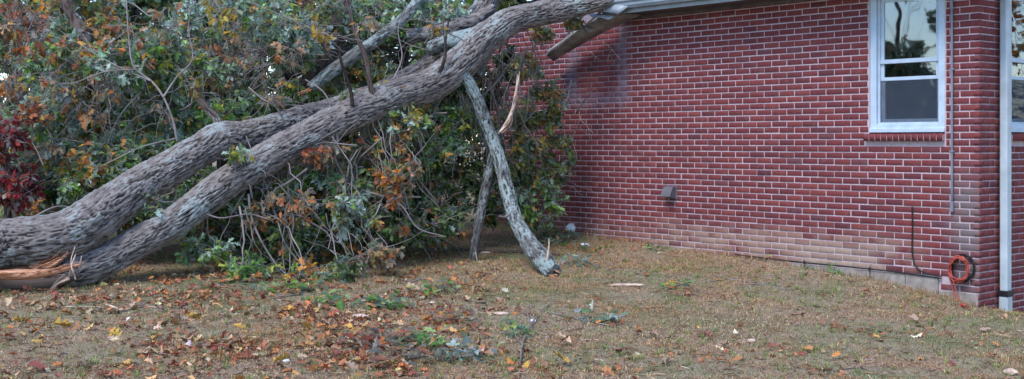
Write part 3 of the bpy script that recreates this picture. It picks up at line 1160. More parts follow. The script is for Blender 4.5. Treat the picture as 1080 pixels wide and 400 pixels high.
# faded cloth hanging inside the window
V = []
for i in range(9):
    for j in range(12):
        u, v = i / 8 - .5, j / 11
        V.append((0.66 - u * (.14 + .10 * v), -.15 + .015 * math.sin(u * 14 + 2 * v), 2.20 - .26 * v + .03 * abs(u) * v))
F = [(i * 12 + j, i * 12 + j + 1, i * 12 + j + 13, i * 12 + j + 12) for i in range(8) for j in range(11)]
cl = link('cloth', np_mesh('cloth', np.array(V), [np.array(F)], True), M['cloth'])
cl.location = house.location; cl.rotation_euler = house.rotation_euler
md = cl.modifiers.new('thick', 'SOLIDIFY'); md.thickness = .006
tag(cl, 'pale cloth hanging inside behind the lower window sash', 'cloth')

# dead creeper stems left on the brick
def creeper(lines, label):
    root = None
    for i, P in enumerate(lines):
        pts = wpath(P, .008)
        o = link('dead_vine' if i == 0 else 'tendril', tube_mesh('stem', pts, list(np.linspace(.0055, .003, len(pts))), nv=5, step=.02), M['dead_vine'], root)
        if i == 0:
            root = tag(o, label, 'vine')


creeper([[(641, 66), (642, 58), (645, 52), (639, 47), (636, 44)], [(645, 52), (650, 58), (654, 63)], [(642, 58), (646, 62)]], 'dead forked creeper stem on the brick just under the gutter')
creeper([[(622, 54), (628, 60), (633, 63)], [(628, 60), (627, 66)]], 'short dead creeper stem left of the forked one on the brick')
creeper([[(608, 117), (614, 108), (620, 100), (628, 93)], [(614, 108), (610, 104)], [(608, 117), (604, 123)]], 'dead creeper stem slanting across the lower edge of the pale wall patch')
creeper([[(611, 118), (612, 126), (620, 135), (622, 146)], [(612, 126), (606, 140), (604, 150)], [(620, 135), (626, 141)], [(604, 150), (608, 164), (606, 176)]], 'thin creeper strands trailing down the brick below the pale wall patch')
#--SPLIT--
# ================================================================== FALLEN TREE
def thing(name, base, label, cat, group=None):
    e = empty(name, tuple(base))
    tag(e, label, cat, group)
    return e


def worldify(root):
    inv = Matrix.Translation(-root.location)
    for c in root.children:
        c.matrix_parent_inverse = inv


ft = thing('fallen_tree', at_ground(np.array(20.0), np.array(300.0)), 'big grey-barked fallen tree with two stems leaning onto the house roof', 'tree')
# lower stem
Zb = lambda px: 11.0 + (px - 60) * 0.0066
B = [(52, 293, 26), (75, 288, 36), (110, 275, 37), (180, 236, 36), (250, 186, 37), (310, 152, 37), (370, 121, 37), (420, 102, 39), (460, 87, 38), (490, 63, 38), (515, 38, 35), (545, 20, 30)]
pts, rad = px_path([(a, b, t, Zb(a)) for a, b, t in B])
for a, b, t, w in ((598, 9, 26, .85), (640, -1, 22, .50), (690, -24, 20, 0.0), (745, -56, 17, -.7)):
    p = at_w(a, b, w)
    pts.append(p); rad.append(t * p[1] / FPX / 2)
rad = [q * .90 for q in rad]
link('trunk', tube_mesh('trunk', pts, rad, nv=128, step=.008, disp=.013, lump=.07, seed=2.0), M['bark'], ft)
# upper, thicker stem
A = [(-120, 276, 72, 10.3), (-50, 264, 66, 10.6), (0, 258, 60, 10.9), (50, 252, 58, 11.05), (85, 240, 56, 11.25), (120, 216, 50, 11.55), (160, 189, 45, 11.9), (210, 160, 40, 12.3), (232, 147, 42, 12.5), (260, 143, 35, 12.7), (300, 132, 34, 13.0), (345, 120, 33, 13.4), (400, 102, 33, 13.9), (450, 76, 33, 14.3), (485, 44, 31, 14.5), (508, 12, 26, 14.7), (528, -25, 22, 14.9)]
pts, rad = px_path(A)
rad = [q * .86 for q in rad]
link('trunk', tube_mesh('trunk', pts, rad, nv=140, step=.008, disp=.016, lump=.09, seed=7.0), M['bark'], ft)
# limbs and stubs
LIMBS = [
    ('limb', [(327, 93, 10, 13.5), (345, 79, 13, 13.6), (372, 60, 13, 13.7), (400, 40, 12, 13.8), (428, 17, 11, 14.0), (446, -8, 9, 14.2)], 'bark_lichen', .008),
    ('limb', [(322, 92, 18, 14.6), (338, 68, 19, 14.6), (352, 40, 17, 14.7), (362, 8, 14, 14.8), (368, -20, 12, 14.9)], 'bark_dark', .01),
    ('limb', [(300, 78, 15, 14.9), (340, 62, 16, 14.9), (385, 50, 14, 15.0), (425, 40, 11, 15.1)], 'bark_dark', .01),
    ('limb', [(399, 116, 7, 13.15), (391, 92, 6, 13.1), (386, 62, 5.5, 13.1), (373, 30, 4.6, 13.1), (366, -8, 4, 13.1)], 'bark_dark', .003),
    ('limb', [(430, 40, 14, 14.2), (455, 34, 15, 14.2), (480, 28, 16, 14.3), (500, 22, 14, 14.4), (520, 8, 11, 14.5)], 'bark', .008),
    ('broken_stub', [(236, 144, 15, 12.5), (228, 126, 9, 12.55), (214, 110, 7, 12.6), (203, 94, 4, 12.7)], 'bark_dark', .006),
    ('broken_stub', [(372, 112, 4.5, 12.85), (369, 92, 3.6, 12.85), (360, 66, 3, 12.9), (358, 49, 1.6, 12.9)], 'twig_dark', 0),
    ('broken_stub', [(462, 80, 4.5, 13.5), (469, 62, 3.4, 13.5), (470, 40, 2.8, 13.5), (474, 18, 1.6, 13.5)], 'twig_dark', 0),
    ('limb', [(455, 52, 16, 14.1), (470, 45, 17, 14.0), (492, 40, 18, 14.0), (512, 36, 20, 14.0)], 'bark_lichen', .008),
    ('limb', [(503, 80, 11, 14.0), (510, 62, 12, 14.05), (518, 48, 13, 14.1)], 'bark_lichen', .006),
]
for nme, P, mm, dsp in LIMBS:
    px_tube(nme, P, M[mm], ft, nv=28 if dsp else 8, step=.02, disp=dsp, lump=.06 if dsp else 0, seed=P[0][0] * .37, jag=.05 if dsp else 0)
# torn pale tip of the pale limb
def splinters(parent, base, dirv, n, ln, wd, m, seed, spread=.35, name='splinter'):
    """a bundle of jagged wood spikes, one mesh per spike"""
    r = np.random.default_rng(seed)
    for i in range(n):
        d = np.asarray(dirv, float) / np.linalg.norm(dirv) + r.normal(0, spread, 3) * .5
        d /= np.linalg.norm(d)
        L = ln * r.uniform(.45, 1.1)
        b0 = np.asarray(base) + r.normal(0, wd * .8, 3)
        link(name, tube_mesh(name, [b0 - d * .06, b0 + d * L * .4, b0 + d * L * .8 + r.normal(0, L * .04, 3), b0 + d * L], [wd * r.uniform(.6, 1.1), wd * .7, wd * .35, .002], nv=6, step=.02, flat=.45), m, parent)


splinters(ft, at(327, 93, 13.5), at(318, 99, 13.45) - at(330, 90, 13.5), 4, .13, .026, M['raw_wood'], 5)
# split fork at the lower left
def px_spike(P, parent, m='raw_wood', name='splinter', flat=.5):
    pts, rad = px_path(P)
    link(name, tube_mesh(name, pts, rad, nv=10, step=.02, flat=flat, lump=.25, seed=P[0][0]), M[m], parent)


def px_fibres(P, parent, n, spread, seed, m='raw_wood', th=.35):
    r = np.random.default_rng(seed)
    for i in range(n):
        cut = r.uniform(.55, 1.0)
        off = r.normal(0, spread, 2)
        m_ = max(3, int(round(len(P) * cut)))
        Q = []
        for k, (a, b, t, z) in enumerate(P[:m_]):
            f = (1 - k / (m_ - 1)) ** .5
            Q.append((a + off[0] * .6 + r.normal(0, .8), b + off[1] + r.normal(0, .8), max(1.0, t * th * r.uniform(.6, 1.3) * f), z + r.normal(0, .03)))
        px_spike(Q, parent, m, flat=r.uniform(.4, .9))


px_fibres([(-30, 290, 12, 10.5), (5, 291, 12, 10.53), (30, 290, 11, 10.58), (52, 287, 9, 10.62), (70, 282, 7, 10.68), (86, 277, 4, 10.72)], ft, 10, 1.9, 5, th=.25)
px_fibres([(30, 285, 14, 10.9), (48, 280, 12, 10.9), (62, 272, 9, 10.92), (70, 266, 5, 10.95)], ft, 7, 2.4, 6, th=.25)
px_fibres([(80, 296, 6, 10.75), (76, 286, 6, 10.75), (76, 276, 5, 10.76), (80, 264, 3, 10.78)], ft, 2, 1.6, 7, 'pale_wood')
px_fibres([(70, 294, 8, 10.72), (60, 300, 8, 10.7), (54, 308, 6, 10.68), (49, 315, 3, 10.66)], ft, 3, 2.0, 8, 'pale_wood', .5)
px_spike([(-30, 289, 9, 10.6), (10, 290, 14, 10.58), (40, 289, 12, 10.62), (64, 285, 8, 10.68), (88, 278, 1.5, 10.75)], ft, flat=.8)
px_spike([(-30, 283, 16, 11.0), (15, 284, 16, 11.0), (45, 280, 14, 11.02), (66, 271, 9, 11.05), (73, 265, 3, 11.05)], ft)
px_spike([(40, 286, 10, 10.92), (56, 280, 9, 10.92), (70, 270, 3, 10.93)], ft)
px_spike([(-40, 303, 18, 10.7), (10, 302, 17, 10.75), (40, 301, 15, 10.8), (62, 297, 12, 10.9), (85, 290, 5, 10.95)], ft, 'bark_dark', 'torn_bark', flat=.9)
px_spike([(80, 268, 1.5, 10.9), (77, 277, 4, 10.88), (74, 288, 3, 10.88), (73, 294, 1.5, 10.9)], ft, 'pale_wood')
px_spike([(62, 298, 2, 10.85), (57, 304, 6, 10.84), (51, 312, 3, 10.8), (50, 315, 1, 10.78)], ft, 'pale_wood')
px_spike([(86, 270, 1.5, 10.9), (85, 277, 3, 10.9), (83, 284, 2, 10.9)], ft, 'pale_wood')
# broken ends and torn wood at the hanging fork
# individual dead shoots standing off the trunk
TW = [
    [(187, 150, 4), (182, 126, 3.5), (172, 102, 3.2), (160, 86, 3), (141, 70, 2.8), (136, 40, 2.3), (133, -5, 2)],
    [(172, 103, 3), (186, 82, 2.6), (203, 62, 2.3), (199, 30, 2), (204, -4, 1.8)],
    [(160, 86, 2.4), (120, 68, 2), (86, 48, 1.5), (60, 30, 1)],
    [(145, 73, 2), (110, 76, 1.8), (74, 88, 1.3), (40, 84, .9)],
    [(186, 146, 2.6), (150, 155, 2.2), (118, 170, 1.8), (95, 180, 1)],
    [(300, 128, 3), (290, 112, 2.6), (276, 104, 2), (262, 92, 1.4)],
    [(350, 112, 3), (340, 96, 2.3), (322, 84, 1.6)],
    [(415, 84, 2.4), (424, 60, 2), (420, 30, 1.6), (430, 4, 1.2)],
    [(262, 205, 4, 12.2), (266, 232, 3.4, 12.1), (280, 262, 3, 12.0), (300, 288, 2.4, 11.9), (330, 302, 1.6, 11.8)],
    [(275, 200, 3, 12.4), (290, 225, 2.6, 12.3), (300, 255, 2.2, 12.1), (318, 280, 1.6, 12)],
    [(340, 190, 3, 12.9), (372, 196, 2.6, 12.8), (384, 220, 2.4, 12.6), (392, 250, 2, 12.5), (410, 264, 1.4, 12.5)],
    [(380, 200, 2.6, 12.9), (420, 214, 2.4, 12.8), (440, 240, 2.0, 12.7), (470, 250, 1.4, 12.6)],
    [(426, 120, 3.2, 13.4), (428, 150, 3, 13.4), (424, 186, 2.5, 13.3), (432, 225, 2, 13.2)],
    [(352, 132, 4, 12.8), (356, 150, 4, 12.8), (350, 180, 3, 12.9), (352, 214, 2, 12.9)],
    [(210, 222, 3, 11.9), (232, 230, 2.5, 11.9), (262, 226, 2.2, 12), (285, 232, 1.5, 12)],
    [(30, 232, 3, 11.3), (60, 218, 2.5, 11.5), (86, 222, 2, 11.6)],
    [(150, 96, 2.2, 12.8), (128, 120, 2, 12.8), (114, 150, 1.6, 12.8), (100, 190, 1.2, 12.6)],
    [(555, 30, 2.4, 14.3), (562, 48, 2.2, 14.5), (566, 72, 2, 14.7), (560, 96, 1.6, 14.7)],
    [(566, 25, 2, 14.4), (564, 44, 1.8, 14.6), (571, 66, 1.5, 14.8)],
]
for P in TW:
    Q = []
    for k, p in enumerate(P):
        z = p[3] if len(p) > 3 else 12.25 + .002 * (p[0] - 180) + .06 * k
        Q.append((p[0], p[1], p[2] * .72, z))
    px_tube('shoot', Q, M['twig'], ft, nv=6, step=.03, lump=.1, seed=P[0][0])

# leaves still on the fallen crown: under the stems and beside the house
PXB = lambda px, py, Z, rx, rz, ry, n, pal, anc: (at(px, py, Z), (rx * Z / FPX, ry, rz * Z / FPX), n, pal, anc)
anc1 = at(400, 118, 13.3)
ft_blobs = [
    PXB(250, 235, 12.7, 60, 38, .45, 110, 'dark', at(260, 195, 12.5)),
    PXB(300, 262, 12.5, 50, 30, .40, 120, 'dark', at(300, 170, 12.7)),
    PXB(340, 205, 13.1, 60, 42, .5, 150, 'green', at(340, 145, 12.9)),
    PXB(400, 180, 13.4, 50, 50, .5, 130, 'mixed', anc1),
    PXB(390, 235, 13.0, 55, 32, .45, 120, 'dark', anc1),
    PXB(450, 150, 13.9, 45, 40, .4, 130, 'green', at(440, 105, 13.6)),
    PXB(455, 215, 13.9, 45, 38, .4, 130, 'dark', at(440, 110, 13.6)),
    PXB(398, 268, 12.3, 26, 14, .25, 22, 'spray', at(384, 225, 12.6)),
    PXB(412, 190, 12.9, 14, 18, .2, 14, 'orange', anc1),
    PXB(335, 165, 12.6, 30, 12, .25, 16, 'rust', at(330, 150, 12.7)),
    PXB(230, 210, 12.3, 36, 22, .3, 40, 'green', at(225, 180, 12.4)),
    PXB(215, 262, 11.9, 34, 18, .35, 26, 'green', at(225, 215, 12.1)),
    PXB(262, 282, 11.8, 34, 16, .35, 30, 'fresh', at(265, 220, 12.1)),
    PXB(318, 290, 11.8, 36, 15, .4, 34, 'mixed', at(300, 220, 12.3)),
    PXB(362, 284, 12.0, 30, 16, .35, 24, 'dark', at(350, 225, 12.5)),
    PXB(300, 225, 12.2, 46, 26, .3, 30, 'spray', at(305, 175, 12.5)),
    PXB(372, 226, 12.5, 34, 26, .3, 26, 'silver', at(370, 150, 12.8)),
    PXB(255, 165, 12.0, 22, 12, .15, 8, 'green', at(262, 178, 12.15)),
    PXB(150, 216, 11.7, 26, 14, .2, 12, 'silver', at(170, 200, 11.9)),
    PXB(430, 130, 13.2, 30, 16, .2, 14, 'silver', at(430, 112, 13.35)),
    PXB(480, 118, 16.3, 36, 30, .4, 190, 'dark', at(485, 90, 15.2)),
    PXB(205, 190, 13.0, 36, 24, .3, 70, 'green', at(215, 150, 12.8)),
    PXB(150, 232, 12.6, 36, 20, .3, 60, 'dark', at(170, 190, 12.4)),
    PXB(420, 232, 14.4, 50, 30, .4, 70, 'dark', at(430, 110, 13.8)),
    PXB(545, 150, 14.75, 38, 54, .32, 170, 'yellowgreen', at(520, 60, 14.2)),
    PXB(560, 210, 14.9, 38, 36, .30, 130, 'green', at(530, 90, 14.3)),
    PXB(575, 110, 14.9, 24, 30, .22, 90, 'yellowgreen', at(540, 50, 14.3)),
    PXB(588, 165, 15.0, 20, 30, .20, 50, 'yellowgreen', at(560, 90, 14.6)),
    PXB(510, 200, 14.6, 30, 45, .3, 120, 'dark', at(505, 90, 14.1)),
    PXB(508, 95, 15.6, 26, 36, .4, 110, 'dark', at(505, 70, 14.6)),
    PXB(484, 98, 15.4, 20, 22, .3, 70, 'dark', at(480, 80, 14.6)),
    PXB(478, 180, 15.2, 24, 34, .3, 90, 'dark', at(480, 100, 14.6)),
    PXB(535, 70, 15.3, 18, 22, .2, 34, 'dark', at(520, 50, 14.6)),
    PXB(490, 130, 14.6, 30, 40, .3, 90, 'green', at(500, 80, 14.1)),
    PXB(556, 72, 14.8, 22, 16, .2, 40, 'yellowgreen', at(545, 40, 14.3)),
    PXB(574, 36, 14.8, 12, 9, .12, 14, 'yellowgreen', at(560, 22, 14.4)),
    PXB(604, 24, 14.75, 10, 6, .10, 12, 'yellowgreen', at(590, 14, 14.6)),
]
crown(ft, ft_blobs, 101, keep=outside_house)
worldify(ft)

# ---- hanging lichen-covered broken branches by the wall
lb = thing('broken_branch', at(582, 291, 13.0), 'long pale lichen-covered branch hanging from the trunk, its splintered end on the grass', 'branch')
zf = at_ground(np.array(582.0), np.array(292.0))[1]
LP = [(487, 76, 11, 13.7), (497, 92, 12, 13.75), (508, 118, 13, 13.8), (519, 146, 13, 13.8), (527, 170, 13, 13.7), (534, 198, 14, 13.5), (542, 228, 15, 13.2), (557, 256, 17, zf + .45), (572, 274, 20, zf + .15), (583, 288, 20, zf + .02)]
pts, rad = px_path(LP)
link('stem', tube_mesh('stem', pts, rad, nv=36, step=.014, disp=.010, lump=.10, seed=31., jag=.04), M['bark_lichen'], lb)
splinters(lb, at(584, 288, zf), at(590, 294, zf - .1) - at(580, 284, zf), 6, .08, .026, M['raw_wood'], 8)
px_spike([(577, 276, 6, zf + .02), (578, 268, 5, zf), (579, 260, 3, zf), (579, 252, 1, zf)], lb, 'pale_wood')
px_spike([(546, 80, 2.5, 13.45), (545, 94, 6, 13.45), (543, 106, 8, 13.45), (540, 118, 8, 13.45), (533, 131, 6, 13.5), (526, 141, 4, 13.6)], lb, 'pale_wood', flat=.5)
px_fibres([(528, 140, 5, 13.5), (536, 129, 7, 13.45), (541, 116, 8, 13.43), (544, 102, 8, 13.42), (545, 90, 6, 13.42), (546, 78, 3, 13.42)], lb, 5, 1.4, 9, 'pale_wood', .4)
px_tube('side_shoot', [(538, 226, 3, 13.1), (532, 229, 2.6, 13.05), (527, 228, 2, 13.0)], M['twig'], lb, nv=6)
px_tube('side_shoot', [(538, 214, 5, 13.4), (533, 206, 4, 13.5), (528, 190, 3, 13.5), (529, 170, 2.4, 13.5)], M['twig'], lb, nv=6)
worldify(lb)
zg = at_ground(np.array(499.0), np.array(276.0))[1]
pb = thing('broken_branch', at(499, 276, zg), 'straight grey broken branch standing upright left of the pale hanging one', 'branch')
pts, rad = px_path([(524, 138, 7, 13.9), (519, 165, 10, 13.85), (513, 195, 12, 13.8), (507, 225, 13, zg + .1), (502, 252, 12, zg + .02), (499, 276, 11, zg)])
rad = [q * .78 for q in rad]
link('stem', tube_mesh('stem', pts, rad, nv=28, step=.014, disp=.007, lump=.10, seed=51.), M['bark_dim'], pb)
splinters(pb, at(499, 273, zg), (0, -.05, -1), 4, .07, .022, M['pale_wood'], 4, .25)
worldify(pb)

# ---- mossy log under the split fork
def ground_log(name, P, r, m, label, cat='log', parent=None, **kw):
    g = at_ground(np.array([p[0] for p in P], float), np.array([p[1] for p in P], float))
    g[:, 2] = gz(g[:, 0], g[:, 1]) + np.array(r) * .8
    o = link(name, tube_mesh(name, g, r, **kw), m, parent)
    if label:
        tag(o, label, cat)
    return o



# ================================================================== THICKET BEHIND: leafy tops, each a tree of its own
def leafy_tree(label, trunkP, blobs, seed, tm='bark_dark', group='leafy trees behind the fallen trunk', name='oak_tree', twig='twig', keep=None, **kw):
    pts, rad = px_path(trunkP)
    g = pts[0].copy(); g[2] = gz0(g[0], g[1])
    e = thing(name, g, label, 'tree', group)
    if pts[0][2] > g[2] + .05:
        pts.insert(0, g - np.array([0, 0, .1])); rad.insert(0, rad[0] * 1.15)
    link('trunk', tube_mesh('trunk', pts, rad, nv=20, step=.04, disp=.008, lump=.06, seed=seed * .7), M[tm], e)
    crown(e, blobs, seed, keep=keep or outside_house, twig=twig, **kw)
    worldify(e)
    return e


def band_blobs(px0, px1, py0, py1, Z0, Z1, k, n, pals, anchor, seed, sz=(30, 46)):
    r = np.random.default_rng(seed)
    out = []
    for i in range(k):
        Z = r.uniform(Z0, Z1)
        sx, sy = r.uniform(*sz), r.uniform(*sz) * .75
        out.append(PXB(r.uniform(px0, px1), r.uniform(py0, py1), Z, sx, sy, r.uniform(.3, .5), n, pals[i % len(pals)], anchor[i % len(anchor)]))
    return out


leafy_tree('silvery green oak top above the left end of the fallen trunk', [(60, 250, 20, 14.0), (80, 150, 18, 14.0), (92, 60, 16, 14.0), (70, 0, 13, 14.2), (52, -60, 10, 14.3)],
           band_blobs(20, 165, 40, 190, 12.7, 14.2, 13, 85, ['silver', 'green', 'mixed', 'silver', 'green'], [at(85, 120, 14.0), at(92, 60, 14.0)], 1), 201)
leafy_tree('rust speckled leafy top in the upper left corner', [(20, 240, 16, 15.5), (25, 120, 14, 15.5), (12, 20, 12, 15.6), (10, -60, 8, 15.6)],
           band_blobs(-20, 130, -10, 70, 13.8, 15.8, 11, 75, ['mixed', 'silver', 'rust', 'green', 'mixed'], [at(25, 120, 15.5), at(14, 30, 15.6)], 2), 202)
leafy_tree('dense silvery green oak top over the middle of the trunk', [(230, 260, 18, 14.2), (238, 150, 16, 14.2), (225, 80, 14, 14.2), (240, 10, 11, 14.4), (245, -50, 8, 14.5)],
           band_blobs(150, 320, 10, 135, 13.0, 14.6, 15, 85, ['silver', 'green', 'silver', 'mixed', 'green', 'silver'], [at(236, 130, 14.2), at(228, 85, 14.2)], 3), 203)
leafy_tree('green leafy top between the pale broken limb and the big fork', [(440, 240, 16, 15.6), (430, 140, 14, 15.6), (425, 60, 12, 15.6), (440, -20, 9, 15.6)],
           band_blobs(320, 480, -5, 85, 14.3, 16.0, 14, 80, ['green', 'silver', 'yellowgreen', 'green', 'mixed'], [at(430, 120, 15.6), at(425, 60, 15.6)], 4), 204)
leafy_tree('tree behind the upper middle thicket with sunlit yellow painted into its leaves', [(248, 240, 16, 18.5), (250, 100, 14, 18.5), (251, 20, 12, 18.5), (252, -70, 9, 18.5)],  # the yellow leaf colour stands in for sun on this foliage
           band_blobs(190, 340, -30, 60, 17.5, 19.5, 8, 80, ['yellow', 'yellowgreen', 'orange'], [at(250, 80, 18.5)], 5, (36, 60)), 205, twig='twig_dark')
leafy_tree('low green bush filling the gap above the lower stem', [(300, 270, 12, 13.8), (285, 200, 9, 13.8), (270, 150, 7, 13.8)],
           band_blobs(210, 440, 110, 200, 13.4, 14.8, 11, 75, ['green', 'dark', 'silver', 'mixed'], [at(290, 190, 13.8)], 6), 206, group=None)
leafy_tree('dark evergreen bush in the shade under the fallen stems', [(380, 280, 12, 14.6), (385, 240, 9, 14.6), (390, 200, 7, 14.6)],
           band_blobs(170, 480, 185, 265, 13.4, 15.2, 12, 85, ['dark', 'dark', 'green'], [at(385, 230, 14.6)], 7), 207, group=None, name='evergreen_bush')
leafy_tree('bush behind the thick left end of the trunk', [(130, 250, 12, 13.2), (120, 215, 8, 13.2), (110, 190, 6, 13.2)],
           band_blobs(20, 200, 160, 225, 12.4, 13.8, 10, 75, ['green', 'silver', 'mixed', 'dark'], [at(125, 215, 13.2)], 8), 208, group=None, name='green_bush')
leafy_tree('deep red leaved shrub at the left edge above the trunk', [(8, 240, 8, 12.0), (8, 200, 7, 12.0), (5, 150, 5, 12.0)],
           [PXB(4, 150, 12.0, 24, 30, .35, 70, 'red', at(8, 200, 12.0)), PXB(18, 195, 12.0, 24, 32, .35, 90, 'red', at(8, 210, 12.0)), PXB(35, 120, 12.2, 16, 14, .3, 26, 'rust', at(6, 160, 12.0))], 209, group=None, name='red_shrub', templates=OVAL, leaf_size=(.06, .1))
leafy_tree('dark evergreen tree filling the gap left of the house corner', [(455, 245, 18, 18.6), (458, 150, 16, 18.6), (460, 40, 13, 18.6), (462, -60, 9, 18.6)],
           band_blobs(390, 505, 20, 235, 18.0, 19.6, 16, 190, ['dark', 'dark', 'green'], [at(458, 150, 18.6), at(460, 60, 18.6)], 9, (30, 45)), 212, group=None, name='evergreen_tree', twig='twig_dark')
leafy_tree('dark evergreen tree behind the middle of the thicket', [(300, 245, 18, 17.6), (298, 150, 16, 17.6), (302, 80, 13, 17.6), (300, 20, 9, 17.6)],
           band_blobs(225, 385, 50, 200, 17.0, 18.2, 14, 150, ['dark', 'green', 'dark'], [at(300, 150, 17.6), at(300, 90, 17.6)], 10, (30, 45)), 213, group=None, name='evergreen_tree', twig='twig_dark')
# orange sprays standing out of the green; yellow ones paint in sunlit foliage
spr = [(76, 112, 16, 'orange'), (98, 122, 9, 'spray'), (245, 48, 22, 'spray'), (205, 90, 12, 'yellow'), (8, 55, 18, 'spray'), (40, 45, 20, 'rust'), (130, 40, 24, 'rust'), (350, 158, 10, 'spray'), (412, 205, 10, 'orange'), (56, 155, 10, 'spray'), (388, 22, 12, 'spray'), (462, 30, 12, 'yellow'), (150, 70, 20, 'spray'), (20, 15, 24, 'rust'), (180, 20, 22, 'spray'), (300, 50, 18, 'spray'), (250, 22, 26, 'yellow'), (225, 10, 20, 'yellow'), (110, 95, 18, 'spray'), (170, 118, 16, 'spray'), (290, 100, 14, 'spray'), (330, 30, 16, 'yellow'), (60, 85, 16, 'spray'), (12, 90, 16, 'orange'), (360, 200, 16, 'spray'), (300, 235, 18, 'orange'), (230, 245, 16, 'rust'), (440, 175, 14, 'spray')]
sb = thing('turned_and_sunlit_leaves', at_ground(np.array(150.0), np.array(285.0)), 'turned orange leaves and yellow ones painted as sunlit, scattered through the green thicket', 'leaves')
crown(sb, [PXB(a, b, 12.75 if a > 60 else 12.5, s * 1.25, s, .3, max(4, int(s * .42)), p, at(a + 8, b + 14, 13.1)) for a, b, s, p in spr], 210, leaf_size=(.07, .125), per=(3, 6), droop=.6)
worldify(sb)
sb['kind'] = 'stuff'

# woods further back: dark trunks with leafy crowns
wr = random.Random(5)
WOODS = [(270, 27, 'dark'), (60, 27, 'dark'), (130, 20, 'green'), (-60, 21, 'mixed'), (20, 24, 'green'), (95, 22, 'rust'), (165, 25, 'mixed'), (215, 23, 'green'), (330, 22, 'green'), (390, 25, 'mixed'), (450, 22.5, 'green'), (520, 24, 'yellowgreen'), (-140, 20, 'orange')]
WLAB = ['dark woodland tree behind the upper middle gap with bright sky above', 'dark woodland tree behind the silvery oak top', 'green woodland tree between the two left oak tops', 'autumn woodland tree past the left edge behind the red shrub', 'green woodland tree behind the rust speckled top', 'rust crowned woodland tree behind the forked bare shoots', 'autumn woodland tree behind the dense middle oak top', 'green woodland tree left of the tree with sunlit yellow leaves', 'green woodland tree behind the pale broken limb', 'autumn woodland tree behind the thin upright brown stem', 'green woodland tree behind the big fork', 'yellow-green woodland tree behind the torn eave', 'orange woodland tree far beyond the left edge']
for i, (px, Z, pal) in enumerate(WOODS):
    lab = WLAB[i]
    x0 = px
    leafy_tree(lab, [(x0, 240, 17, Z), (x0 + wr.uniform(-8, 8), 120, 15, Z), (x0 + wr.uniform(-15, 15), 0, 12, Z), (x0 + wr.uniform(-25, 25), -160, 8, Z)],
               [PXB(x0 + wr.uniform(-30, 30), wr.uniform(-90, 175), Z + wr.uniform(-.6, .6), 55, 45, 1.0, 110, pal if q % 3 else 'dark', at(x0, 60 if q % 2 else 160, Z)) for q in range(8)],
               300 + i, group='trees in the woods behind', name='woodland_tree', twig='twig_dark', leaf_size=(.12, .2), templates=OVAL, per=(6, 10))

# trees beyond the frame on both sides; the panes mirror them
def side_tree(x, y, h, rad, pal, seed, label, n=60, zlo=.3):
    z0 = float(gz0(x, y))
    r = random.Random(seed)
    e = thing('side_tree', (x, y, z0), label, 'tree')
    top = (x + r.uniform(-.4, .4), y + r.uniform(-.4, .4), z0 + h * .9)
    link('trunk', tube_mesh('trunk', [(x, y, z0 - .1), (x + .1, y, z0 + h * .4), top], [.2, .15, .05], nv=12, step=.1), M['bark_dark'], e)
    bl = [((x + r.uniform(-1, 1) * rad, y + r.uniform(-1, 1) * rad, z0 + h * r.uniform(zlo, .95)), (rad * .6, rad * .6, rad * .45), n, pal, (x + .1, y, z0 + h * .45)) for _ in range(7)]
    crown(e, bl, seed, leaf_size=(.09, .16), templates=OVAL)
    worldify(e)


side_tree(-15.0, 8.2, 3.4, 1.7, 'dark', 401, 'low dark tree standing well left of the lawn', 260)
side_tree(-16.5, 10.6, 8.0, 1.4, 'mixed', 402, 'tall autumn tree at the far left of the garden', 90)
side_tree(-16.0, 6.4, 6.5, 1.2, 'green', 403, 'tall green tree beside the low one left of the lawn', 70)
side_tree(-18.5, 8.4, 6.4, 1.3, 'dark', 406, 'thin sparse tree behind the low one left of the lawn', 34, .5)
side_tree(16.0, 15.5, 6.5, 2.0, 'orange', 404, 'orange maple beyond the right side of the house')
side_tree(18.0, 18.5, 7.0, 2.2, 'mixed', 405, 'autumn tree beyond the right side of the house')
#--SPLIT--
# ================================================================== LAWN COVER
def in_view_ground(n, r, py0=232, py1=404, bias=1.0):
    px = r.uniform(-25, 1105, n)
    py = py0 + (py1 - py0) * r.random(n) ** bias
    g = at_ground(px, py)
    t, w = tw(g[:, 0], g[:, 1])
    ok = ((w > .03) | (t < -.02)) & (g[:, 1] < 18)
    return g[ok], px[ok], py[ok]


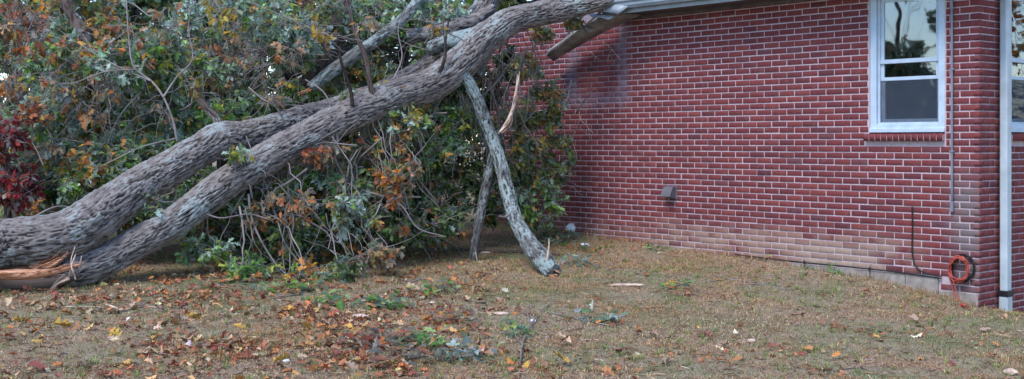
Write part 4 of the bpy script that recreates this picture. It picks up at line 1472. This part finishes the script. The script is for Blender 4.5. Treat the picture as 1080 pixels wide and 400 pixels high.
def lawn(n, r):
    # even over the ground: sample a wedge of the lawn in metres
    Z = np.sqrt(r.uniform(7.2 ** 2, 17.0 ** 2, n))
    X = r.uniform(-.46, .46, n) * Z
    t, w = tw(X, Z)
    ok = ((w > .02) | (t < -.015))
    X, Z = X[ok], Z[ok]
    dens = 0.8 + 0.5 * noise2(X, Z, 1.4, 3.) + 0.3 * noise2(X, Z, 4.5, 8.)
    ok = r.random(len(X)) < np.clip(dens, .12, 1)
    X, Z = X[ok], Z[ok]
    n = len(X)
    gr = noise2(X, Z, .7, 20.) * 1.5 + noise2(X, Z, 2.6, 31.) * 1.1 + r.normal(0, .14, n)
    green = gr > .16
    warm = (noise2(X, Z, .9, 57.) + .10 * np.clip((X + 1) / 4, -1, 1) + r.normal(0, .15, n)) > .02
    c_t = np.array([[.44, .315, .185], [.36, .24, .135], [.52, .395, .245], [.29, .185, .11]])[r.integers(0, 4, n)]
    c_w = np.array([[.46, .255, .105], [.38, .20, .085], [.50, .315, .15], [.31, .155, .075]])[r.integers(0, 4, n)]
    c_g = np.array([[.17, .22, .07], [.13, .18, .05], [.24, .27, .11], [.21, .26, .15]])[r.integers(0, 4, n)]
    col = np.where(green[:, None], c_g, np.where(warm[:, None], c_w, c_t)) * np.exp(r.normal(0, .2, (n, 1)))
    h = np.where(green, r.uniform(.012, .028, n), r.uniform(.014, .040, n))
    tt, ww = tw(X, Z)
    foot = (ww < .10) & (tt > 0)
    h = np.where(foot & (noise2(X, Z, 5., 70.) > -.05), h * 2.2, h)
    wd = r.uniform(.0014, .0028, n)
    ang = r.uniform(0, 2 * np.pi, n)
    lean = np.where(green, r.uniform(.4, 1.3, n), r.uniform(1.1, 1.62, n))     # from vertical
    lean = np.where(foot, r.uniform(.1, .8, n), lean)
    d = np.stack([np.cos(ang), np.sin(ang)], -1)
    sd = np.stack([-d[:, 1], d[:, 0], np.zeros(n)], -1) * wd[:, None]
    base = np.stack([X, Z, gz(X, Z) + np.where(green, -.003, r.uniform(0, .012, n))], -1)
    m1 = base + np.column_stack([d * (np.sin(lean * .6) * h * .55)[:, None], np.cos(lean * .6) * h * .55])
    tip = m1 + np.column_stack([d * (np.sin(lean) * h * .5)[:, None], np.cos(lean) * h * .5])
    V = np.stack([base - sd, base + sd, m1 - sd * .8, m1 + sd * .8, tip], 1)
    k = (np.arange(n) * 5)[:, None]
    F = np.concatenate([k + np.array([0, 1, 3]), k + np.array([0, 3, 2]), k + np.array([2, 3, 4])])
    return V.reshape(-1, 3), F, np.repeat(col, 5, 0)


def tufts(nt_, r):
    Z = np.sqrt(r.uniform(7.2 ** 2, 16.5 ** 2, nt_))
    X = r.uniform(-.46, .46, nt_) * Z
    t, w = tw(X, Z)
    ok = ((w > .05) | (t < -.03)) & (r.random(nt_) < np.clip(.45 + 1.6 * noise2(X, Z, .9, 20.), .06, 1))
    X, Z = X[ok], Z[ok]
    k = r.integers(9, 22, len(X))
    i = np.repeat(np.arange(len(X)), k)
    n = len(i)
    ang = r.uniform(0, 2 * np.pi, n)
    d = np.stack([np.cos(ang), np.sin(ang)], -1)
    rad = r.random(n) * r.uniform(.01, .045, len(X))[i]
    x, y = X[i] + d[:, 0] * rad, Z[i] + d[:, 1] * rad
    gcol = np.array([[.24, .30, .09], [.18, .24, .07], [.34, .36, .14], [.50, .38, .20]])[r.integers(0, 4, len(X))][i]
    col = gcol * np.exp(r.normal(0, .2, (n, 1)))
    h = r.uniform(.025, .065, n)
    lean = r.uniform(.15, 1.1, n)
    sd = np.stack([-d[:, 1], d[:, 0], np.zeros(n)], -1) * r.uniform(.0014, .0026, n)[:, None]
    base = np.stack([x, y, gz(x, y) - .003], -1)
    m1 = base + np.column_stack([d * (np.sin(lean * .6) * h * .55)[:, None], np.cos(lean * .6) * h * .55])
    tip = m1 + np.column_stack([d * (np.sin(lean) * h * .5)[:, None], np.cos(lean) * h * .5])
    V = np.stack([base - sd, base + sd, m1 - sd * .8, m1 + sd * .8, tip], 1)
    q = (np.arange(n) * 5)[:, None]
    F = np.concatenate([q + np.array([0, 1, 3]), q + np.array([0, 3, 2]), q + np.array([2, 3, 4])])
    return V.reshape(-1, 3), F, np.repeat(col, 5, 0)


V, F, C = lawn(420000, np.random.default_rng(61))
V2, F2, C2 = tufts(5200, np.random.default_rng(62))
V, F, C = np.vstack([V, V2]), np.vstack([F, F2 + len(V)]), np.vstack([C, C2])
gr_o = link('grass', np_mesh('grass', V, F, False, col=C), M['grass'])
tag(gr_o, 'short dry autumn grass with green patches', 'grass', kind='stuff')


def litter_density(px, py):
    """how leaf-strewn the lawn is, as seen in the photograph (0..1)"""
    left = np.clip((560 - px) / 220, 0, 1)
    under = np.exp(-((py - 302 - .02 * px) / 30.) ** 2) * np.clip((560 - px) / 90, 0, 1)
    pile = np.exp(-(((px - 420) / 75.) ** 2 + ((py - 372) / 20.) ** 2)) + .8 * np.exp(-(((px - 225) / 60.) ** 2 + ((py - 372) / 12.) ** 2)) + .8 * np.exp(-(((px - 390) / 60.) ** 2 + ((py - 330) / 16.) ** 2))
    wallfoot = np.exp(-((py - 246 - (px - 560) * .1) / 10.) ** 2) * np.clip((px - 540) / 30, 0, 1) * np.clip((760 - px) / 100, 0, 1)
    return np.clip(.05 + .05 * left + .95 * under + .9 * pile + .4 * wallfoot, 0, 1)


def flat_leaves(g, r, pal, size, tilt=.45, lift=.012):
    n = len(g)
    ang = r.uniform(0, 2 * np.pi, n)
    d = np.stack([np.cos(ang), np.sin(ang), r.normal(0, tilt * .5, n)], -1)
    up = np.stack([r.normal(0, tilt, n), r.normal(0, tilt, n), np.where(r.random(n) < .8, 1., -1.)], -1)
    R = frames(d, up)
    s = r.uniform(*size, n)
    pos = g - R[:, :, 1] * (s * .5)[:, None]
    pos[:, 2] = gz(g[:, 0], g[:, 1]) + lift + r.random(n) * .02
    return pos, R, s, pick_cols(pal, n, r, .25)


lr = np.random.default_rng(71)
g, px, py = in_view_ground(34000, lr, 236, 404, .85)
ok = lr.random(len(g)) < litter_density(px, py) * np.clip(.35 + 2.6 * noise2(g[:, 0], g[:, 1], 2.4, 44.), .04, 1)
g, px, py = g[ok], px[ok], py[ok]
red = (lr.random(len(g)) < .35)
P1 = flat_leaves(g[~red], lr, 'dry', (.035, .085))
P2 = flat_leaves(g[red], lr, 'rust', (.035, .085))
pos, R, s, c = [np.concatenate([a, b]) for a, b in zip(P1, P2)]
V, F, C = place_leaves(DRY, pos, R, s, c, lr)
lit = link('leaf_litter', np_mesh('leaf_litter', V, F, False, col=C), M['litter'])
lit.data.attributes['Col'].data.foreach_set('color', np.column_stack([np.clip(C * 1.12, 0, .8), np.ones(len(C))]).astype(np.float32).ravel())
tag(lit, 'small dry brown oak leaves littering the lawn', 'leaves', kind='stuff')
print('litter leaves', len(g), 'grass verts')

# fine straw, bark crumbs and twig bits
g, px, py = in_view_ground(5200, lr, 236, 404, .9)
n = len(g)
ang = lr.uniform(0, np.pi * 2, n)
L = lr.uniform(.02, .11, n)
d = np.stack([np.cos(ang), np.sin(ang), lr.normal(0, .08, n)], -1) * L[:, None]
c0 = np.stack([g[:, 0], g[:, 1], gz(g[:, 0], g[:, 1]) + .014], -1)
s3 = np.linspace(-.5, .5, 3)[None, :, None]
P = c0[:, None] + d[:, None] * s3
P[:, 1] += lr.normal(0, .006, (n, 3))
V, F = batch_tubes(P, np.repeat(lr.uniform(.0015, .004, n)[:, None], 3, 1), 3)
cc = pick_cols('dry', n, lr, .3) * .9
o = link('twig_litter', np_mesh('twig_litter', V, [F], False, col=np.repeat(cc, 9, 0)), M['litter'])
tag(o, 'bits of straw and broken twig scattered over the lawn', 'twigs', kind='stuff')

# ---- single leaves one can point at
def leaf_colour_mesh(tpl, c, name):
    return np_mesh(name, tpl[0], tpl[1], False, col=np.repeat(np.array([c]), len(tpl[0]), 0))


LEAF_KINDS = [
    ('yellow', (.55, .33, .07), 'bright yellow fallen leaf lying on the lawn', [(205, 338), (297, 381), (592, 385), (555, 387), (22, 340), (66, 345), (255, 347), (570, 390), (120, 352), (45, 362)], .14),
    ('tan', (.50, .36, .22), 'large pale tan fallen oak leaf lying on the lawn', [(385, 335), (150, 375), (62, 373), (330, 372), (245, 262), (480, 340), (420, 345), (10, 325), (95, 330), (180, 322), (870, 392), (660, 375)], .13),
    ('orange', (.44, .20, .085), 'orange fallen oak leaf lying on the lawn', [(70, 332), (250, 330), (320, 362), (345, 355), (460, 345), (402, 300), (385, 283), (600, 338), (640, 395), (745, 382), (775, 386), (850, 372), (185, 350), (30, 352)], .12),
    ('red', (.25, .075, .06), 'dark red fallen leaf lying on the lawn', [(240, 370), (225, 368), (210, 372), (465, 348), (725, 312), (310, 355), (130, 345), (380, 362), (845, 375), (905, 350), (650, 372), (555, 372), (1005, 385), (930, 300)], .11),
    ('pinkish', (.40, .28, .21), 'pinkish grey curled fallen leaf lying on the lawn', [(455, 352), (140, 322), (165, 330), (280, 335), (205, 358), (395, 372), (430, 392), (370, 388), (345, 342), (118, 360), (500, 330), (525, 318), (690, 358), (790, 360), (965, 340), (1040, 350), (700, 388), (90, 388)], .11),
]
for kn, c, lab, spots, sz in LEAF_KINDS:
    rl = np.random.default_rng(len(kn) * 7 + 1)
    meshes = []
    for i in range(4):
        me = leaf_colour_mesh(DRY[(i + len(kn)) % 5], np.array(c) * (0.85 + .1 * i), 'fallen_leaf')
        me.materials.append(M['litter'])
        meshes.append(me)
    extra = []
    while len(extra) < 26:
        a, b = rl.uniform(0, 1080), rl.uniform(300, 398)
        if rl.random() < litter_density(np.array(a), np.array(b)):
            extra.append((a, b))
    if kn in ('yellow', 'pinkish'):
        extra = extra[:8]
    for a, b in spots + extra:
        p = at_ground(np.array(float(a)), np.array(float(b)))
        t, w = tw(p[0], p[1])
        if w < .15 and t > -.1:
            continue
        o = bpy.data.objects.new('fallen_leaf', meshes[rl.integers(0, 4)])
        LINK(o)
        s = sz * rl.uniform(.75, 1.15)
        o.scale = (s, s, s)
        rz = rl.uniform(0, 6.28)
        o.rotation_euler = (rl.normal(0, .22), rl.normal(0, .25), rz)
        o.location = (p[0] + math.sin(rz) * s * .5, p[1] - math.cos(rz) * s * .5, float(gz(p[0], p[1])) + .03)
        zone = ('before the brick wall' if b < 330 and a > 560 else 'on the near lawn right of the forked twig' if a > 560 else 'at the foot of the thicket' if b < 330 else 'around the leaf pile' if a > 320 else 'on the near lawn left of the leaf pile')
        tag(o, lab.replace('on the lawn', zone), 'leaf', kn + ' leaves ' + zone)

# ---- torn leafy sprigs on the grass
def sprig(spot, label, pal, n, length, seed, ang=None, spread=.09, size=(.07, .12)):
    r = np.random.default_rng(seed)
    p = at_ground(np.array(float(spot[0])), np.array(float(spot[1])))
    p[2] = gz(p[0], p[1])
    a = r.uniform(0, 6.28) if ang is None else ang
    d = np.array([math.cos(a), math.sin(a), .05])
    e = thing('leafy_sprig', p, label, 'sprig', 'torn sprigs on the lawn')
    st = [p + d * length * s + np.array([0, 0, .012 + .03 * math.sin(3 * s)]) for s in (-.5, -.2, .15, .5)]
    link('stem', tube_mesh('stem', st, [.007, .006, .005, .003], nv=6, step=.03), M['twig_dark'], e)
    c = p + d * (r.random(n) - .45)[:, None] * length + np.column_stack([r.normal(0, spread, (n, 2)), np.zeros(n)])
    c[:, 2] = gz(c[:, 0], c[:, 1]) + r.uniform(.015, .11, n)
    dv = np.column_stack([r.normal(0, 1, (n, 2)), r.normal(0.1, .3, n)]) + d * .5
    R = frames(dv, unit(n, r) * .7 + np.array([0, 0, 1.]))
    V, F, C = place_leaves(OAK, c, R, r.uniform(*size, n), pick_cols(pal, n, r, .2), r)
    f = link('leaves', np_mesh('leaves', V, F, False, col=C), M['leaf'], e)
    f['kind'] = 'stuff'
    worldify(e)


sprig((485, 380), 'blue-green oak sprig on the near edge of the leaf pile', 'teal', 30, .30, 1, 0.2, .07, (.07, .12))
sprig((445, 366), 'green and brown sprig in the middle of the leaf pile', 'fresh', 40, .4, 2, 2.8, .09, (.08, .14))
sprig((392, 366), 'rust brown dead sprig at the left of the leaf pile', 'rust', 60, .45, 3, .4, .1, (.08, .14))
sprig((420, 384), 'pale dead sprig at the front of the leaf pile', 'dry', 46, .42, 4, .1, .1, (.08, .14))
sprig((400, 326), 'fresh green sprig under the orange hanging leaves', 'fresh', 46, .36, 5, .5, .09, size=(.08, .14))
sprig((352, 322), 'green sprig left of the orange hanging leaves', 'fresh', 36, .34, 6, 2.4)
sprig((458, 310), 'small green sprig below the upright broken branch', 'fresh', 34, .3, 7, .2)
sprig((542, 356), 'small bright green sprig beside the forked bare twig', 'fresh', 34, .2, 8, 1.2, .06, (.06, .1))
sprig((708, 306), 'green sprig alone on the lawn before the brick wall', 'fresh', 26, .28, 9, .3, .06, (.06, .1))
sprig((722, 312), 'rust sprig beside the lone green one on the lawn', 'rust', 12, .2, 10, .1, .05, (.06, .09))
sprig((470, 340), 'rust coloured sprig above the leaf pile', 'rust', 26, .3, 11, .3)
sprig((600, 262), 'dark green leafy branch heaped at the foot of the wall', 'dark', 70, .9, 12, 2.2, .16)
sprig((612, 282), 'dark green sprig right of the splintered branch end', 'teal', 40, .5, 13, 1.9, .1)
sprig((575, 250), 'green leafy heap against the wall below the bush', 'green', 60, .8, 14, 2.3, .16)
sprig((300, 308), 'dark sprig at the foot of the left thicket', 'fresh', 46, .6, 15, .2, .12)
sprig((330, 296), 'green sprig drooping from the thicket onto the litter', 'green', 40, .5, 16, .3, .12)
sprig((235, 300), 'rust red sprig lying beneath the lower stem', 'rust', 36, .6, 17, .1, .12)
sprig((882, 288), 'green weed tuft growing at the foundation', 'fresh', 26, .14, 18, .3, .05, (.05, .09))
sprig((848, 292), 'small green tuft left of the foundation weed', 'green', 8, .1, 19, .3, .04, (.04, .07))
sprig((812, 276), 'green weed against the wall under the pale bricks', 'green', 12, .14, 20, 2.2, .05, (.04, .07))
sprig((634, 341), 'blue-green sprig on the tip of the lichened twig', 'teal', 26, .3, 22, .1, .05, (.06, .1))
sprig((690, 264), 'green weed at the wall foot below the vent hood', 'green', 14, .3, 21, 2.2, .06, (.05, .08))

# ---- bare twigs, chips and stones
def ground_twig(label, lines, m='twig', name='twig', lift=.0):
    root = None
    for i, (P, r0, r1) in enumerate(lines):
        g = at_ground(np.array([p[0] for p in P], float), np.array([p[1] for p in P], float))
        rad = np.linspace(r0, r1, len(P))
        g[:, 2] = gz(g[:, 0], g[:, 1]) + rad + lift
        o = link(name if i == 0 else 'side_twig', tube_mesh(name, g, rad, nv=7, step=.02, lump=.12, seed=P[0][0]), M[m], root)
        if i == 0:
            root = tag(o, label, 'twig')


def lean_twig(label, lines):
    """a twig whose points carry their own height above the lawn"""
    root = None
    for i, P in enumerate(lines):
        g = at_ground(np.array([p[0] for p in P], float), np.array([p[1] for p in P], float))
        g[:, 2] = gz(g[:, 0], g[:, 1]) + np.array([p[2] for p in P])
        o = link('twig' if i == 0 else 'side_twig', tube_mesh('twig', g, [p[3] for p in P], nv=7, step=.02, lump=.12, seed=i), M['twig'], root)
        if i == 0:
            root = tag(o, label, 'twig')


lean_twig('tall forked bare twig at the front centre of the lawn', [[(547, 401, .01, .008), (549, 384, .02, .008), (551, 368, .03, .0075), (560, 345, .03, .0065), (576, 326, .02, .005), (588, 320, .01, .003)],
                                                                   [(551, 368, .03, .006), (545, 362, .04, .005), (540, 352, .04, .003)], [(560, 345, .03, .005), (556, 334, .04, .004), (558, 326, .03, .0025)]])
ground_twig('grey lichened twig lying right of the forked twig', [([(576, 330), (596, 333), (618, 338), (644, 344)], .010, .006), ([(606, 336), (625, 333), (640, 336)], .007, .003), ([(618, 338), (612, 345)], .006, .003), ([(628, 340), (640, 346)], .005, .002)])
ground_twig('long dark stick on the grass at the feet of the broken branches', [([(478, 266), (510, 267), (550, 268), (590, 270)], .022, .014)], 'bark_dark')
ground_twig('grey bundle of bare twigs on the lawn before the foundation', [([(752, 291), (780, 296), (812, 298), (846, 293)], .009, .005), ([(770, 299), (800, 300), (835, 303)], .007, .003), ([(748, 297), (775, 294), (800, 292)], .007, .004), ([(812, 298), (824, 306), (834, 309)], .006, .003), ([(760, 288), (772, 293)], .005, .003)])
ground_twig('thin bare twig lying across the lawn left of the wall vent', [([(640, 286), (655, 283), (672, 284)], .006, .003)])
ground_twig('short dark twig in the near left grass', [([(28, 372), (44, 366), (60, 368)], .007, .004)], 'twig_dark')
ground_twig('curved pale twig beneath the left bushes', [([(270, 300), (290, 312), (318, 310), (336, 300)], .008, .004), ([(290, 312), (300, 322)], .005, .003)])
ground_twig('long pale stick lying beneath the lower stem', [([(112, 322), (130, 327), (150, 324), (172, 326)], .012, .007)], 'pale_wood')
ground_twig('thin straight stick below the split fork', [([(40, 326), (80, 324), (118, 325)], .008, .005)], 'pale_wood')
ground_twig('grey stick lying on litter below the orange leaves', [([(415, 317), (438, 314), (462, 316)], .011, .007)])
ground_twig('grey stick lying in front of the upright branch', [([(430, 300), (446, 296), (462, 298)], .012, .008)])
ground_twig('bare twig crossing the lawn at the lower right', [([(870, 396), (900, 388), (935, 392)], .006, .003), ([(900, 388), (905, 380)], .004, .002)])
ground_twig('bare twig on the near lawn right of centre', [([(672, 352), (690, 358), (712, 356)], .005, .003)], 'twig_dark')
ground_twig('grey twig by the leaf pile in the near grass', [([(330, 352), (352, 349), (366, 356)], .007, .004)])


def chip(spot, label, L, W, H, m, ang, seed, name='wood_chip', cat='wood chip'):
    r = np.random.default_rng(seed)
    p = at_ground(np.array(float(spot[0])), np.array(float(spot[1])))
    bm = bmesh.new()
    bmesh.ops.create_icosphere(bm, subdivisions=3, radius=1.0)
    for v in bm.verts:
        c = np.array(v.co)
        k = 1 + .35 * float(noise((c * 1.6 + seed * 3.1)[None])[0]) + .2 * float(noise((c * 4 + seed)[None])[0])
        v.co = Vector((np.sign(c[0]) * abs(c[0]) ** .8 * L / 2 * k, c[1] * W / 2 * k, c[2] * H / 2 * k))
    me = bpy.data.meshes.new(name)
    bm.to_mesh(me); bm.free()
    o = link(name, me, m)
    o.rotation_euler = (0, 0, ang)
    o.location = (p[0], p[1], float(gz(p[0], p[1])) + H * .42)
    tag(o, label, cat)


chip((662, 303), 'long pale wood chip lying on the lawn in front of the wall', .34, .05, .035, M['pale_wood'], .05, 1)
chip((602, 246), 'round white stone at the foot of the brick wall', .13, .12, .13, M['stone'], .3, 2, 'stone', 'stone')
chip((617, 260), 'pale torn wood chip beside the white stone', .16, .05, .05, M['stone'], -.8, 3)
chip((1066, 394), 'pale stone at the lower right corner of the lawn', .10, .08, .05, M['pale_wood'], .2, 4, 'stone', 'stone')
chip((792, 362), 'small pinkish stone on the open lawn', .07, .05, .035, M['pale_wood'], .2, 5, 'stone', 'stone')
chip((528, 333), 'pale wood chip on the grass left of the lichened twig', .15, .05, .03, M['pale_wood'], -.2, 6)
chip((455, 357), 'pale rounded wood chip on top of the leaf pile', .12, .07, .04, M['pale_wood'], .6, 7)
chip((512, 268), 'pale chip at the foot of the upright broken branch', .12, .05, .03, M['pale_wood'], .3, 8)
chip((302, 382), 'small white chip beside the yellow leaf in the near grass', .05, .04, .025, M['stone'], .3, 9)

chip((380, 337), 'pale tan chip under the green sprig', .13, .08, .04, M['pale_wood'], .1, 11)
chip((562, 340), 'white chip near the fork of the tall twig', .05, .04, .03, M['stone'], .1, 12)
print('done')
